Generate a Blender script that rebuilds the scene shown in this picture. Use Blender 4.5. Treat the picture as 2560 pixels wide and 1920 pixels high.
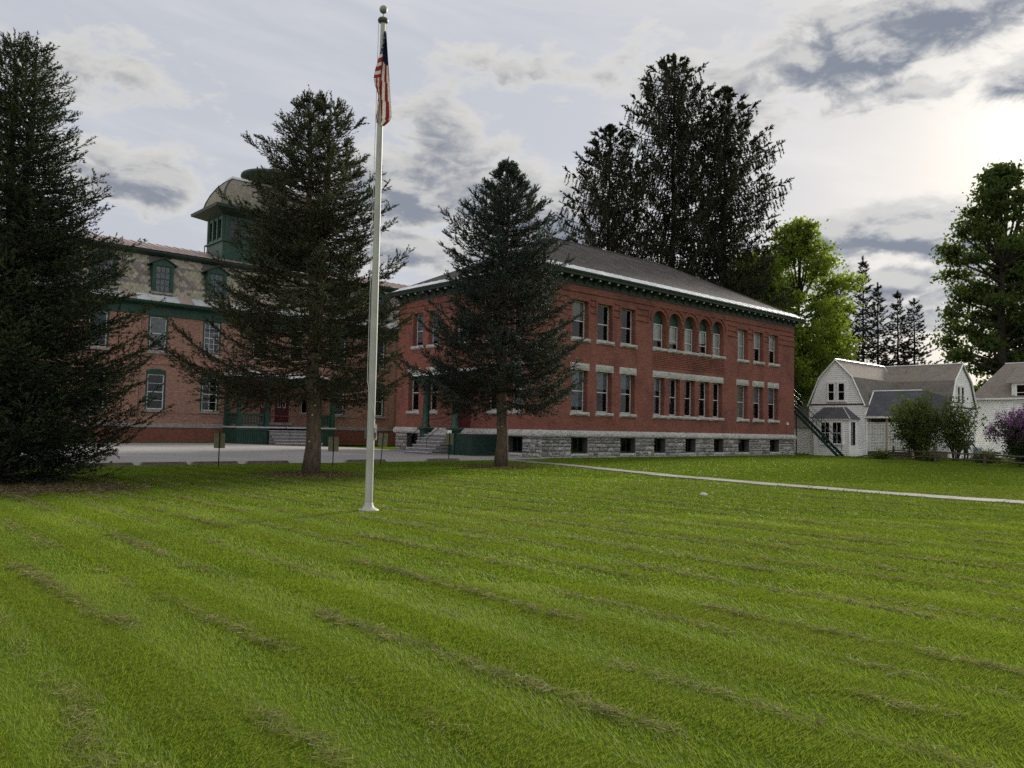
import bpy, bmesh, math, random
import numpy as np
from mathutils import Vector, Matrix
random.seed(7)
RNG = np.random.default_rng(11)
R = math.radians
sc = bpy.context.scene
for _o in list(bpy.data.objects):
    bpy.data.objects.remove(_o)
COL = sc.collection

# ---------------------------------------------------------------- camera
CAM_H = 1.65
PITCH, ROLL = 0.0562, 0.0202
cam_d = bpy.data.cameras.new('camera')
cam = bpy.data.objects.new('camera', cam_d)
COL.objects.link(cam)
cam_d.sensor_width = 36.0
cam_d.lens = 1996.1 / 2560 * 36.0
cam_d.clip_end = 6000
_f = Vector((0, math.cos(PITCH), math.sin(PITCH)))
_u0 = Vector((0, -math.sin(PITCH), math.cos(PITCH)))
_r = Vector((1, 0, 0)) * math.cos(ROLL) + _u0 * math.sin(ROLL)
_u = _u0 * math.cos(ROLL) - Vector((1, 0, 0)) * math.sin(ROLL)
cam.matrix_world = Matrix(((_r.x, _u.x, -_f.x, 0), (_r.y, _u.y, -_f.y, 0), (_r.z, _u.z, -_f.z, CAM_H), (0, 0, 0, 1)))
sc.camera = cam

# ---------------------------------------------------------------- sun + sky
SUN_AZ, SUN_EL = R(34), R(19)
SUN = Vector((math.sin(SUN_AZ) * math.cos(SUN_EL), math.cos(SUN_AZ) * math.cos(SUN_EL), math.sin(SUN_EL)))
sun_d = bpy.data.lights.new('sun', 'SUN')
sun_d.energy = 4.2
sun_d.angle = R(12)
sun_d.color = (1.0, 0.93, 0.80)
sun = bpy.data.objects.new('sun', sun_d)
sun.rotation_euler = SUN.to_track_quat('Z', 'Y').to_euler()
sun.location = (60, 90, 60)
COL.objects.link(sun)

sc.view_settings.view_transform = 'Standard'
sc.view_settings.look = 'None'
sc.view_settings.exposure = 0.86
sc.view_settings.gamma = 1.0
sc.view_settings.use_curve_mapping = False
sc.render.film_transparent = False
sc.cycles.max_bounces = 6
sc.cycles.diffuse_bounces = 3
sc.cycles.glossy_bounces = 3
sc.cycles.transmission_bounces = 4
sc.cycles.transparent_max_bounces = 8
sc.cycles.use_denoising = False
sc.cycles.caustics_reflective = False
sc.cycles.caustics_refractive = False

world = bpy.data.worlds.new('World')
sc.world = world
world.use_nodes = True
wt = world.node_tree
wt.nodes.clear()
world.cycles.sampling_method = 'MANUAL'
world.cycles.sample_map_resolution = 256


class NT:
    """small helper for node trees"""
    def __init__(s, t): s.t = t
    def n(s, kind, **kw):
        nd = s.t.nodes.new(kind)
        for k, v in kw.items(): setattr(nd, k, v)
        return nd
    def put(s, sock, v):
        if hasattr(v, 'is_linked') or isinstance(v, bpy.types.NodeSocket): s.t.links.new(v, sock)
        else: sock.default_value = v
    def math(s, op, a, b=None, c=None, clamp=False):
        nd = s.n('ShaderNodeMath', operation=op); nd.use_clamp = clamp
        s.put(nd.inputs[0], a)
        if b is not None: s.put(nd.inputs[1], b)
        if c is not None: s.put(nd.inputs[2], c)
        return nd.outputs[0]
    def vmath(s, op, a, b=None):
        nd = s.n('ShaderNodeVectorMath', operation=op)
        s.put(nd.inputs[0], a)
        if b is not None: s.put(nd.inputs[1], b)
        return nd
    def mix(s, fac, a, b, blend='MIX'):
        nd = s.n('ShaderNodeMix', data_type='RGBA', blend_type=blend)
        s.put(nd.inputs[0], fac)
        s.put(nd.inputs[6], a if not isinstance(a, tuple) or len(a) == 4 else (*a, 1))
        s.put(nd.inputs[7], b if not isinstance(b, tuple) or len(b) == 4 else (*b, 1))
        return nd.outputs[2]
    def smooth(s, x, lo, hi, a=0.0, b=1.0):
        nd = s.n('ShaderNodeMapRange', interpolation_type='SMOOTHSTEP')
        s.put(nd.inputs[0], x); s.put(nd.inputs[1], lo); s.put(nd.inputs[2], hi); s.put(nd.inputs[3], a); s.put(nd.inputs[4], b)
        return nd.outputs[0]
    def noise(s, vec, scale, detail=4, rough=.55, dist=0.0):
        nd = s.n('ShaderNodeTexNoise')
        if vec is not None: s.put(nd.inputs['Vector'], vec)
        nd.inputs['Scale'].default_value = scale; nd.inputs['Detail'].default_value = detail
        nd.inputs['Roughness'].default_value = rough; nd.inputs['Distortion'].default_value = dist
        return nd.outputs[0]


# cloud density as a node group of (azimuth, elevation) in degrees: the banks in view, and loose cumulus all round
BLOBS = [  # az, el, half width, half height, strength
    (-8.0, 16.6, 6.0, 3.0, 1.6), (-1.0, 16.0, 5.0, 3.0, 1.6), (4.4, 15.0, 5.0, 3.2, 1.7), (-7.0, 12.6, 5.5, 1.6, 1.1), (2.0, 12.0, 7.0, 2.2, 1.0),
    (-25.6, 15.6, 4.8, 1.9, 1.4), (-28.5, 17.0, 2.5, 1.0, .9), (-5.6, 20.9, 3.4, 2.0, 1.1), (-3.0, 19.3, 3.4, 1.2, 1.0),
    (22.8, 24.4, 7.0, 3.0, 1.45), (29.0, 26.0, 7.0, 2.8, 1.5), (26.0, 21.8, 5.0, 1.5, .8), (33.4, 21.2, 3.2, 1.7, 1.4), (16.5, 22.6, 3.5, 2.6, .75),
    (25.6, 13.2, 6.2, 2.0, 1.9), (29.4, 12.4, 4.0, 2.2, 1.7), (21.6, 13.6, 3.2, 1.2, 1.1), (25.2, 10.0, 6.5, 1.5, 1.3), (31.0, 9.4, 5.4, 1.6, 1.3), (24.0, 7.4, 7.0, 1.4, 1.2),
    (4.6, 24.2, 3.0, .8, .62), (-0.5, 24.8, 4.4, .9, .58), (10.0, 24.6, 3.0, 1.5, .55), (-28.5, 21.5, 4.2, 1.5, .55),
    (16, 6.0, 6.0, 1.0, .9), (-14, 9.5, 7.0, 1.3, .6),
]
cg = bpy.data.node_groups.new('cloud_density', 'ShaderNodeTree')
cg.interface.new_socket('pos', in_out='INPUT', socket_type='NodeSocketVector')
cg.interface.new_socket('density', in_out='OUTPUT', socket_type='NodeSocketFloat')
C = NT(cg)
gi = C.n('NodeGroupInput'); go = C.n('NodeGroupOutput')
fld = None
for (a0, e0, ra, re, st) in BLOBS:
    v = C.n('ShaderNodeVectorMath', operation='MULTIPLY_ADD')
    C.put(v.inputs[0], gi.outputs[0]); v.inputs[1].default_value = (1 / ra, 1 / re, 0); v.inputs[2].default_value = (-a0 / ra, -e0 / re, 0)
    ln = C.n('ShaderNodeVectorMath', operation='LENGTH'); C.put(ln.inputs[0], v.outputs[0])
    v = C.math('MULTIPLY_ADD', ln.outputs['Value'], -st, st)
    fld = v if fld is None else C.math('MAXIMUM', fld, v)
vec = C.vmath('MULTIPLY', gi.outputs[0], (.10, .20, 0)).outputs[0]
n1 = C.noise(vec, 2.6, 8, .62, .3)
dn = C.math('ADD', C.math('ADD', fld, .12), C.math('MULTIPLY', C.math('SUBTRACT', n1, .5), 3.3))
C.put(go.inputs[0], dn)

Wn = NT(wt)
tc = Wn.n('ShaderNodeTexCoord')
sep = Wn.n('ShaderNodeSeparateXYZ'); Wn.put(sep.inputs[0], tc.outputs['Generated'])
X, Y, Z = sep.outputs
az = Wn.math('MULTIPLY', Wn.math('ARCTAN2', X, Y), 180 / math.pi)
el = Wn.math('MULTIPLY', Wn.math('ARCSINE', Z), 180 / math.pi)
pos = Wn.n('ShaderNodeCombineXYZ'); Wn.put(pos.inputs[0], az); Wn.put(pos.inputs[1], el)
pos = pos.outputs[0]
def dens(off):
    g = Wn.n('ShaderNodeGroup'); g.node_tree = cg
    Wn.put(g.inputs[0], Wn.vmath('ADD', pos, off).outputs[0])
    return g.outputs[0]
d0 = dens((0, 0, 0))
d1 = dens((0.55, 0.95, 0))
sky = Wn.n('ShaderNodeTexSky', sky_type='NISHITA')
sky.sun_disc = False
sky.sun_elevation = SUN_EL
sky.sun_rotation = SUN_AZ
sky.altitude = 200; sky.air_density = 1.0; sky.dust_density = 2.5; sky.ozone_density = 1.5
sund = Wn.vmath('DOT_PRODUCT', tc.outputs['Generated'], tuple(SUN)).outputs['Value']
ang = Wn.math('MULTIPLY', Wn.math('ARCCOSINE', Wn.math('MINIMUM', sund, 1.0)), 180 / math.pi)
gl1 = Wn.math('EXPONENT', Wn.math('MULTIPLY', Wn.math('POWER', Wn.math('DIVIDE', ang, 4.2), 2.0), -1.0))
gl2 = Wn.math('EXPONENT', Wn.math('DIVIDE', ang, -11.0))
# thin high haze in front of the blue sky: grey-lavender, whiter towards the sun
veil = Wn.mix(gl2, (3.0, 3.13, 3.45), (3.6, 3.58, 3.5))
streak = Wn.noise(None, 1, 4)
sv = Wn.n('ShaderNodeCombineXYZ'); Wn.put(sv.inputs[0], Wn.math('MULTIPLY', az, .03)); Wn.put(sv.inputs[1], Wn.math('ADD', Wn.math('MULTIPLY', el, .16), Wn.math('MULTIPLY', az, .03)))
streak = Wn.noise(sv.outputs[0], 1.6, 5, .6, .4)
veil = Wn.mix(Wn.math('MULTIPLY', Wn.smooth(streak, .42, .72), .5), veil, (4.0, 4.0, 4.05))
base = Wn.mix(0.955, sky.outputs[0], veil)
glow = Wn.n('ShaderNodeCombineXYZ')
g = Wn.math('ADD', Wn.math('MULTIPLY', gl1, 1.2), Wn.math('MULTIPLY', gl2, .2))
for i, k in enumerate((1.0, .95, .84)): Wn.put(glow.inputs[i], Wn.math('MULTIPLY', g, k))
base = Wn.mix(1.0, base, glow.outputs[0], 'ADD')
# clouds: bright thin rims, grey-blue cores
rim = Wn.mix(gl2, (3.95, 3.88, 3.72), (5.4, 5.25, 5.0))
core = Wn.mix(gl2, (1.45, 1.60, 1.92), (1.2, 1.38, 1.78))
lit = Wn.smooth(Wn.math('SUBTRACT', d0, d1), -.25, .85)
cc = Wn.mix(Wn.smooth(d0, -.05, 1.0), rim, core)
cc = Wn.mix(Wn.math('MULTIPLY', lit, .7), cc, rim)
near = Wn.mix(Wn.smooth(d0, -.30, .50), base, cc)
# the rest of the sky: the same cumulus, strewn at random
lowv = Wn.vmath('MULTIPLY', pos, (.10, .20, 0)).outputs[0]
dl = Wn.math('MULTIPLY', Wn.math('SUBTRACT', Wn.noise(lowv, .9, 5, .55), .46), 5.0)
front = Wn.smooth(ang, 50.0, 130.0)          # unseen clouds opposite the sun, front-lit and brightened to lift the shaded facades
cl = Wn.mix(Wn.smooth(dl, .15, 1.0), Wn.mix(front, rim, (7.4, 7.1, 6.7)), Wn.mix(front, core, (5.4, 5.3, 5.3)))
far = Wn.mix(Wn.smooth(dl, -.18, .42), base, cl)
ax = Wn.math('DIVIDE', az, 44.0); ey = Wn.math('DIVIDE', Wn.math('SUBTRACT', el, 14.0), 22.0)
inside = Wn.smooth(Wn.math('ADD', Wn.math('MULTIPLY', ax, ax), Wn.math('MULTIPLY', ey, ey)), .85, 1.25, 1.0, 0.0)
bg1 = Wn.n('ShaderNodeBackground'); bg1.inputs['Strength'].default_value = 0.1; Wn.put(bg1.inputs['Color'], far)
bg2 = Wn.n('ShaderNodeBackground'); bg2.inputs['Strength'].default_value = 0.1; Wn.put(bg2.inputs['Color'], near)
ms = Wn.n('ShaderNodeMixShader')
Wn.put(ms.inputs[0], inside); wt.links.new(bg1.outputs[0], ms.inputs[1]); wt.links.new(bg2.outputs[0], ms.inputs[2])
wo = Wn.n('ShaderNodeOutputWorld'); wt.links.new(ms.outputs[0], wo.inputs[0])

# ================================================================ helpers
TH = 0.8322                                     # heading of the buildings' long side
U = Vector((math.sin(TH), math.cos(TH), 0))     # along the long facade
Wv = Vector((-math.cos(TH), math.sin(TH), 0))   # away from the long facade
C0 = Vector((1.698, 46.177, 0))                 # near corner of the brick hall
ROTZ = math.pi / 2 - TH
def uw(a, b, z=0.0): return C0 + U * a + Wv * b + Vector((0, 0, z))

def tag(o, label=None, cat=None, group=None, kind=None):
    if label: o['label'] = label
    if cat: o['category'] = cat
    if group: o['group'] = group
    if kind: o['kind'] = kind
    return o

def empty(name, loc=(0, 0, 0), rz=0.0, parent=None):
    o = bpy.data.objects.new(name, None); COL.objects.link(o)
    o.empty_display_size = .2
    o.location = loc; o.rotation_euler = (0, 0, rz); o.parent = parent
    return o

def link_mesh(name, me, parent=None, mat=None):
    o = bpy.data.objects.new(name, me); COL.objects.link(o); o.parent = parent
    if mat is not None and len(me.materials) == 0: me.materials.append(mat)
    return o

def copy_tree(o, parent=None):
    c = o.copy(); COL.objects.link(c); c.parent = parent
    for ch in list(o.children): copy_tree(ch, c)
    return c

class MB:
    """collects simple shapes and links them as one mesh object"""
    def __init__(s): s.v = []; s.f = []; s.uv = []; s.mi = []; s.cur = 0
    def quad(s, *p, uv=None):
        i = len(s.v); s.v += [tuple(q) for q in p]; s.f.append(tuple(range(i, i + len(p)))); s.mi.append(s.cur)
        s.uv += list(uv) if uv else [(q[0] + q[1], q[2]) for q in p]
    def box(s, x0, x1, y0, y1, z0, z1):
        a, b, c, d = (x0, y0, z0), (x1, y0, z0), (x1, y1, z0), (x0, y1, z0)
        e, f, g, h = (x0, y0, z1), (x1, y0, z1), (x1, y1, z1), (x0, y1, z1)
        for q in ((a, b, f, e), (b, c, g, f), (c, d, h, g), (d, a, e, h), (e, f, g, h), (d, c, b, a)): s.quad(*q)
    def prism(s, poly, fn, t0, t1):
        """poly: 2D outline; fn(a,b,t)->point; extruded t0..t1"""
        n = len(poly)
        A = [fn(a, b, t0) for a, b in poly]; B = [fn(a, b, t1) for a, b in poly]
        for i in range(n):
            j = (i + 1) % n; s.quad(A[i], A[j], B[j], B[i])
        s.quad(*A); s.quad(*B[::-1])
    def tube(s, pts, rad, n=8, cap=True):
        pts = [Vector(p) for p in pts]
        if not hasattr(rad, '__len__'): rad = [rad] * len(pts)
        rings = []
        ref = Vector((0, 0, 1)) if abs((pts[-1] - pts[0]).normalized().z) < .9 else Vector((1, 0, 0))
        for i, p in enumerate(pts):
            d = (pts[min(i + 1, len(pts) - 1)] - pts[max(i - 1, 0)]).normalized()
            a = d.cross(ref).normalized(); b = d.cross(a)
            rings.append([p + (a * math.cos(2 * math.pi * k / n) + b * math.sin(2 * math.pi * k / n)) * rad[i] for k in range(n)])
        i0 = len(s.v)
        for r in rings:
            s.v += [tuple(q) for q in r]; s.uv += [(k / n, r[0].z) for k in range(n)]
        for i in range(len(rings) - 1):
            for k in range(n):
                k2 = (k + 1) % n
                s.f.append((i0 + i * n + k, i0 + i * n + k2, i0 + (i + 1) * n + k2, i0 + (i + 1) * n + k)); s.mi.append(s.cur)
        if cap:
            s.f.append(tuple(i0 + k for k in range(n))[::-1]); s.mi.append(s.cur)
            s.f.append(tuple(i0 + (len(rings) - 1) * n + k for k in range(n))); s.mi.append(s.cur)
    def lathe(s, prof, c=(0, 0, 0), n=16):
        """prof: (r, z) list"""
        i0 = len(s.v)
        for r, z in prof:
            for k in range(n):
                t = 2 * math.pi * k / n
                s.v.append((c[0] + r * math.cos(t), c[1] + r * math.sin(t), c[2] + z)); s.uv.append((t, z))
        for i in range(len(prof) - 1):
            for k in range(n):
                k2 = (k + 1) % n
                s.f.append((i0 + i * n + k, i0 + i * n + k2, i0 + (i + 1) * n + k2, i0 + (i + 1) * n + k)); s.mi.append(s.cur)
    def mesh(s, name, mats, smooth=False):
        me = bpy.data.meshes.new(name)
        me.from_pydata(s.v, [], s.f)
        uvl = me.uv_layers.new(name='UVMap')
        li = np.empty(len(me.loops), dtype=np.int32); me.loops.foreach_get('vertex_index', li)
        uvl.data.foreach_set('uv', np.array(s.uv, dtype=np.float32)[li].ravel())
        for m in (mats if isinstance(mats, (list, tuple)) else [mats]): me.materials.append(m)
        if any(s.mi): me.polygons.foreach_set('material_index', np.array(s.mi, dtype=np.int32))
        if smooth: me.polygons.foreach_set('use_smooth', np.ones(len(me.polygons), dtype=bool))
        me.update()
        return me
    def build(s, name, mats, parent=None, smooth=False):
        return link_mesh(name, s.mesh(name, mats, smooth), parent)

# ================================================================ materials
def new_mat(name):
    m = bpy.data.materials.new(name); m.use_nodes = True
    m.node_tree.nodes.clear()
    n = NT(m.node_tree)
    b = n.n('ShaderNodeBsdfPrincipled'); o = n.n('ShaderNodeOutputMaterial')
    m.node_tree.links.new(b.outputs[0], o.inputs[0])
    return m, n, b, o

def bump(n, b, h, strength=.4, dist=.02):
    bp = n.n('ShaderNodeBump'); bp.inputs['Strength'].default_value = strength; bp.inputs['Distance'].default_value = dist
    n.put(bp.inputs['Height'], h); n.put(b.inputs['Normal'], bp.outputs[0])

def coords(n, kind='Object'):
    return n.n('ShaderNodeTexCoord').outputs[kind]

def per_object(n, vec):
    oi = n.n('ShaderNodeObjectInfo')
    k = n.n('ShaderNodeCombineXYZ')
    for i in range(3): n.put(k.inputs[i], n.math('MULTIPLY', oi.outputs['Random'], (37.0, 91.0, 53.0)[i]))
    return n.vmath('ADD', vec, k.outputs[0]).outputs[0], oi.outputs['Random']

def plain(name, c1, c2=None, rough=.75, scale=3.0, detail=5, metallic=0.0, spec=.3, bmp=0.0, bscale=30.0, obj_var=0.0, stain=None, stain_scale=.8, lo=.35, hi=.65):
    """noise-mottled paint, stone, metal ...; obj_var: brightness spread from object to object; stain: weathering colour"""
    m, n, b, o = new_mat(name)
    v, rnd = per_object(n, coords(n))
    c2 = c2 or tuple(x * .8 for x in c1)
    col = n.mix(n.smooth(n.noise(v, scale, detail, .6), lo, hi), c1, c2)
    if obj_var:
        f = n.math('ADD', n.math('MULTIPLY', rnd, 2 * obj_var), 1 - obj_var)
        hs = n.n('ShaderNodeHueSaturation'); n.put(hs.inputs['Color'], col); n.put(hs.inputs['Value'], f); col = hs.outputs[0]
    if stain:
        col = n.mix(n.math('MULTIPLY', n.smooth(n.noise(v, stain_scale, 6, .65), .52, .72), .8), col, stain)
    n.put(b.inputs['Base Color'], col)
    b.inputs['Roughness'].default_value = rough; b.inputs['Metallic'].default_value = metallic
    b.inputs['Specular IOR Level'].default_value = spec
    if bmp: bump(n, b, n.noise(v, bscale, 4, .6), bmp)
    return m

def brick_mat(name, c1, c2, mortar, dark, stain_amt=.5, sw=.215, sh=.0745, mort=.010):
    m, n, b, o = new_mat(name)
    uv = coords(n, 'UV')
    bt = n.n('ShaderNodeTexBrick')
    n.put(bt.inputs['Vector'], uv)
    bt.inputs['Scale'].default_value = 1.0
    bt.inputs['Brick Width'].default_value = sw; bt.inputs['Row Height'].default_value = sh
    bt.inputs['Mortar Size'].default_value = mort; bt.inputs['Mortar Smooth'].default_value = .3; bt.inputs['Bias'].default_value = -.1
    bt.inputs['Color1'].default_value = (*c1, 1); bt.inputs['Color2'].default_value = (*c2, 1); bt.inputs['Mortar'].default_value = (*mortar, 1)
    col = bt.outputs[0]
    big = n.noise(uv, .55, 6, .62)
    col = n.mix(n.math('MULTIPLY', n.smooth(big, .42, .75), stain_amt), col, dark)
    sv = n.vmath('MULTIPLY', uv, (1.0, .22, 1)).outputs[0]
    col = n.mix(n.math('MULTIPLY', n.smooth(n.noise(sv, 1.7, 5, .6), .50, .78), stain_amt * .7), col, dark)
    cv = n.vmath('MULTIPLY', uv, (.9, 7.5, 1)).outputs[0]
    fine = n.math('ADD', n.math('MULTIPLY', n.noise(uv, 9, 4, .7), .55), n.math('MULTIPLY', n.noise(cv, 1.6, 4, .7), .55))
    hs = n.n('ShaderNodeHueSaturation'); n.put(hs.inputs['Color'], col); n.put(hs.inputs['Value'], n.math('ADD', n.math('MULTIPLY', fine, 1.5), .18))
    n.put(b.inputs['Base Color'], hs.outputs[0])
    b.inputs['Roughness'].default_value = .88; b.inputs['Specular IOR Level'].default_value = .2
    bump(n, b, n.math('SUBTRACT', 1.0, bt.outputs['Fac']), .6, .012)
    return m

def glass_mat(name, tint=(.80, .83, .84), rough=.03):
    m = bpy.data.materials.new(name); m.use_nodes = True; m.node_tree.nodes.clear()
    n = NT(m.node_tree)
    tr = n.n('ShaderNodeBsdfTransparent'); tr.inputs[0].default_value = (*tint, 1)
    gl = n.n('ShaderNodeBsdfGlossy'); gl.inputs['Roughness'].default_value = rough; gl.inputs['Color'].default_value = (.9, .93, .95, 1)
    fr = n.n('ShaderNodeFresnel'); fr.inputs[0].default_value = 1.55
    v, rnd = per_object(n, coords(n))
    bp = n.n('ShaderNodeBump'); bp.inputs['Strength'].default_value = .08; bp.inputs['Distance'].default_value = .05
    n.put(bp.inputs['Height'], n.noise(v, 1.3, 2)); n.put(gl.inputs['Normal'], bp.outputs[0])
    mx = n.n('ShaderNodeMixShader'); n.put(mx.inputs[0], n.math('MULTIPLY', fr.outputs[0], 1.0, clamp=True))
    m.node_tree.links.new(tr.outputs[0], mx.inputs[1]); m.node_tree.links.new(gl.outputs[0], mx.inputs[2])
    o = n.n('ShaderNodeOutputMaterial'); m.node_tree.links.new(mx.outputs[0], o.inputs[0])
    return m

MT = {}
MT['brick_hall'] = brick_mat('brick_hall', (.30, .108, .080), (.215, .074, .056), (.23, .128, .105), (.115, .050, .042), .75)
MT['brick_old'] = brick_mat('brick_old', (.52, .285, .215), (.37, .195, .145), (.15, .105, .09), (.22, .13, .105), .42, .22, .085, .018)
MT['granite'] = plain('granite', (.40, .385, .37), (.24, .232, .228), .9, 5, bmp=.6, bscale=18, obj_var=.36, stain=(.13, .12, .115), stain_scale=1.6)
MT['granite_trim'] = plain('granite_trim', (.52, .512, .49), (.40, .393, .378), .9, 6, bmp=.4, bscale=25, obj_var=.08, stain=(.20, .19, .17), stain_scale=2.5)
MT['mortar_dark'] = plain('mortar_dark', (.13, .12, .115), (.08, .075, .07), .95, 9)
MT['stone_belt'] = plain('stone_belt', (.33, .31, .29), (.24, .225, .21), .9, 4, stain=(.14, .13, .12))
MT['green'] = plain('green_paint', (.018, .064, .044), (.012, .046, .033), .5, 2.5, spec=.4, stain=(.03, .07, .05), stain_scale=1.5)
MT['green_dark'] = plain('dark_green_trim', (.030, .050, .040), (.020, .036, .030), .55, 2.5, spec=.4)
MT['white'] = plain('white_paint', (.86, .86, .85), (.78, .78, .77), .6, 2.0, stain=(.62, .61, .59), stain_scale=1.1)
MT['siding'] = plain('white_siding', (.88, .88, .88), (.82, .82, .83), .65, 1.4, stain=(.70, .70, .71), stain_scale=.7)
MT['frame'] = plain('window_frame_paint', (.62, .63, .62), (.50, .51, .51), .5, 4, spec=.4)
MT['alu'] = plain('grey_storm_frame', (.42, .43, .43), (.32, .33, .33), .45, 4, metallic=.3)
MT['glass'] = glass_mat('window_glass')
MT['room'] = plain('room_coloured_dim', (.075, .068, .06), (.045, .042, .04), .95, 1.2)  # dimness of the rooms put into a dark wall colour
MT['blind'] = plain('roller_blind', (.92, .91, .87), (.87, .86, .82), .85, 1.2, obj_var=.04)
MT['blind_tan'] = plain('tan_blind', (.40, .40, .34), (.34, .34, .29), .85, 1.2)
MT['curtain'] = plain('curtain', (.36, .40, .45), (.22, .25, .30), .9, 5)
MT['maroon'] = plain('maroon_door', (.10, .012, .018), (.075, .010, .014), .45, 2, spec=.4)
MT['step'] = plain('grey_step_paint', (.50, .50, .53), (.42, .42, .44), .8, 3, stain=(.3, .3, .3))
MT['riser'] = plain('step_riser', (.22, .21, .22), (.17, .165, .17), .85, 3)
MT['metal_pale'] = plain('pale_metal_roof', (.80, .82, .85), (.66, .68, .71), .45, 1.2, metallic=.15, obj_var=.10)
MT['metal_rust'] = plain('faded_rust_roof', (.40, .31, .29), (.33, .25, .235), .6, 1.1, metallic=.15, obj_var=.08, stain=(.45, .38, .36))
MT['metal_mix'] = plain('patched_metal', (.62, .64, .66), (.50, .52, .54), .5, 1.5, metallic=.25, obj_var=.06, stain=(.42, .33, .30), stain_scale=.9)
MT['iron'] = plain('black_iron', (.022, .022, .024), (.015, .015, .016), .5, 5)
MT['iron_green'] = plain('green_iron', (.014, .045, .034), (.010, .030, .024), .45, 5, spec=.4)
MT['wood_grey'] = plain('weathered_wood', (.12, .095, .075), (.07, .058, .048), .9, 6, bmp=.4)
MT['wood_tan'] = plain('bare_post_wood', (.42, .29, .20), (.34, .24, .17), .8, 4)
MT['concrete'] = plain('concrete', (.36, .35, .33), (.27, .26, .245), .92, 5, bmp=.3, stain=(.20, .19, .17), stain_scale=1.5)

def shingle_mat(name, c1, c2, c3, w=.30, h=.14, mort=(.05, .05, .05), stain=None, squash=1):
    m, n, b, o = new_mat(name)
    uv = coords(n, 'UV')
    bt = n.n('ShaderNodeTexBrick'); n.put(bt.inputs['Vector'], uv)
    bt.inputs['Scale'].default_value = 1; bt.inputs['Brick Width'].default_value = w; bt.inputs['Row Height'].default_value = h
    bt.inputs['Mortar Size'].default_value = .012; bt.inputs['Mortar Smooth'].default_value = .2
    bt.inputs['Color1'].default_value = (*c1, 1); bt.inputs['Color2'].default_value = (*c2, 1); bt.inputs['Mortar'].default_value = (*mort, 1)
    col = n.mix(n.smooth(n.noise(uv, .9, 5, .65), .42, .68), bt.outputs[0], c3)
    if stain:
        sv = n.vmath('MULTIPLY', uv, (1, .35, 1)).outputs[0]
        col = n.mix(n.math('MULTIPLY', n.smooth(n.noise(sv, 1.1, 6, .6), .56, .72), .85), col, stain)
    n.put(b.inputs['Base Color'], col); b.inputs['Roughness'].default_value = .9; b.inputs['Specular IOR Level'].default_value = .2
    bump(n, b, n.math('SUBTRACT', 1.0, bt.outputs['Fac']), .5, .012)
    return m
MT['asphalt_shingle'] = shingle_mat('asphalt_shingle', (.085, .075, .073), (.060, .054, .053), (.10, .09, .087), .32, .15, (.036, .033, .032))
MT['slate_house'] = shingle_mat('old_slate', (.30, .245, .235), (.22, .20, .17), (.27, .25, .19), .28, .19, (.09, .08, .075), (.07, .065, .06))
MT['slate_low'] = shingle_mat('moss_slate', (.215, .195, .17), (.16, .15, .135), (.20, .19, .16), .28, .19, (.08, .075, .07), (.075, .07, .065))
MT['slate_pink'] = shingle_mat('pink_slate', (.36, .27, .28), (.28, .21, .215), (.33, .26, .26), .28, .19, (.10, .08, .08), (.10, .085, .085))
MT['slate_grey'] = shingle_mat('grey_slate', (.115, .12, .135), (.09, .094, .105), (.13, .135, .15), .28, .19, (.05, .05, .055))
MT['roof_tower'] = shingle_mat('tower_slate', (.30, .285, .22), (.22, .20, .17), (.26, .22, .20), .26, .24, (.07, .065, .055))
MT['slate_bulk'] = shingle_mat('mansard_slate', (.33, .315, .24), (.24, .20, .19), (.28, .25, .21), .29, .2, (.10, .09, .08), (.13, .115, .10))
for k, (a_, b_) in dict(slate_yellow=((.36, .345, .26), (.29, .275, .205)), slate_purple=((.235, .19, .19), (.18, .15, .15))).items():
    MT[k] = plain(k, a_, b_, .85, 5, obj_var=.14, stain=(.13, .115, .10), stain_scale=1.2)

# ================================================================ rock-faced blocks: unit in x and z, front towards -y
def rock_mesh(name, seed, nx=4, nz=3, proud=.095, mat=None):
    rg = random.Random(seed)
    g = MB()
    P = {}
    for i in range(nx + 1):
        for j in range(nz + 1):
            edge = i in (0, nx) or j in (0, nz)
            y = .012 if edge else -proud * rg.uniform(.3, 1.0)
            P[i, j] = (i / nx + (0 if i in (0, nx) else rg.uniform(-.06, .06)), y, j / nz + (0 if j in (0, nz) else rg.uniform(-.07, .07)))
    for i in range(nx):
        for j in range(nz):
            a, b, c, d = P[i, j], P[i + 1, j], P[i + 1, j + 1], P[i, j + 1]
            if rg.random() < .5: g.quad(a, b, c); g.quad(a, c, d)
            else: g.quad(a, b, d); g.quad(b, c, d)
    D = .10
    for (p, q) in (((0, 0), (1, 0)), ((1, 0), (1, 1)), ((1, 1), (0, 1)), ((0, 1), (0, 0))):
        g.quad((p[0], .012, p[1]), (p[0], D, p[1]), (q[0], D, q[1]), (q[0], .012, q[1]))
    return g.mesh(name, mat)
ROCKS = [rock_mesh('rock_face_%d' % k, k, mat=MT['granite']) for k in range(10)]
TRIMS = [rock_mesh('trim_face_%d' % k, 50 + k, 7, 3, .05, MT['granite_trim']) for k in range(5)]
WIDE = [rock_mesh('wide_face_%d' % k, 90 + k, 9, 3, .07, MT['granite']) for k in range(5)]

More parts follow.
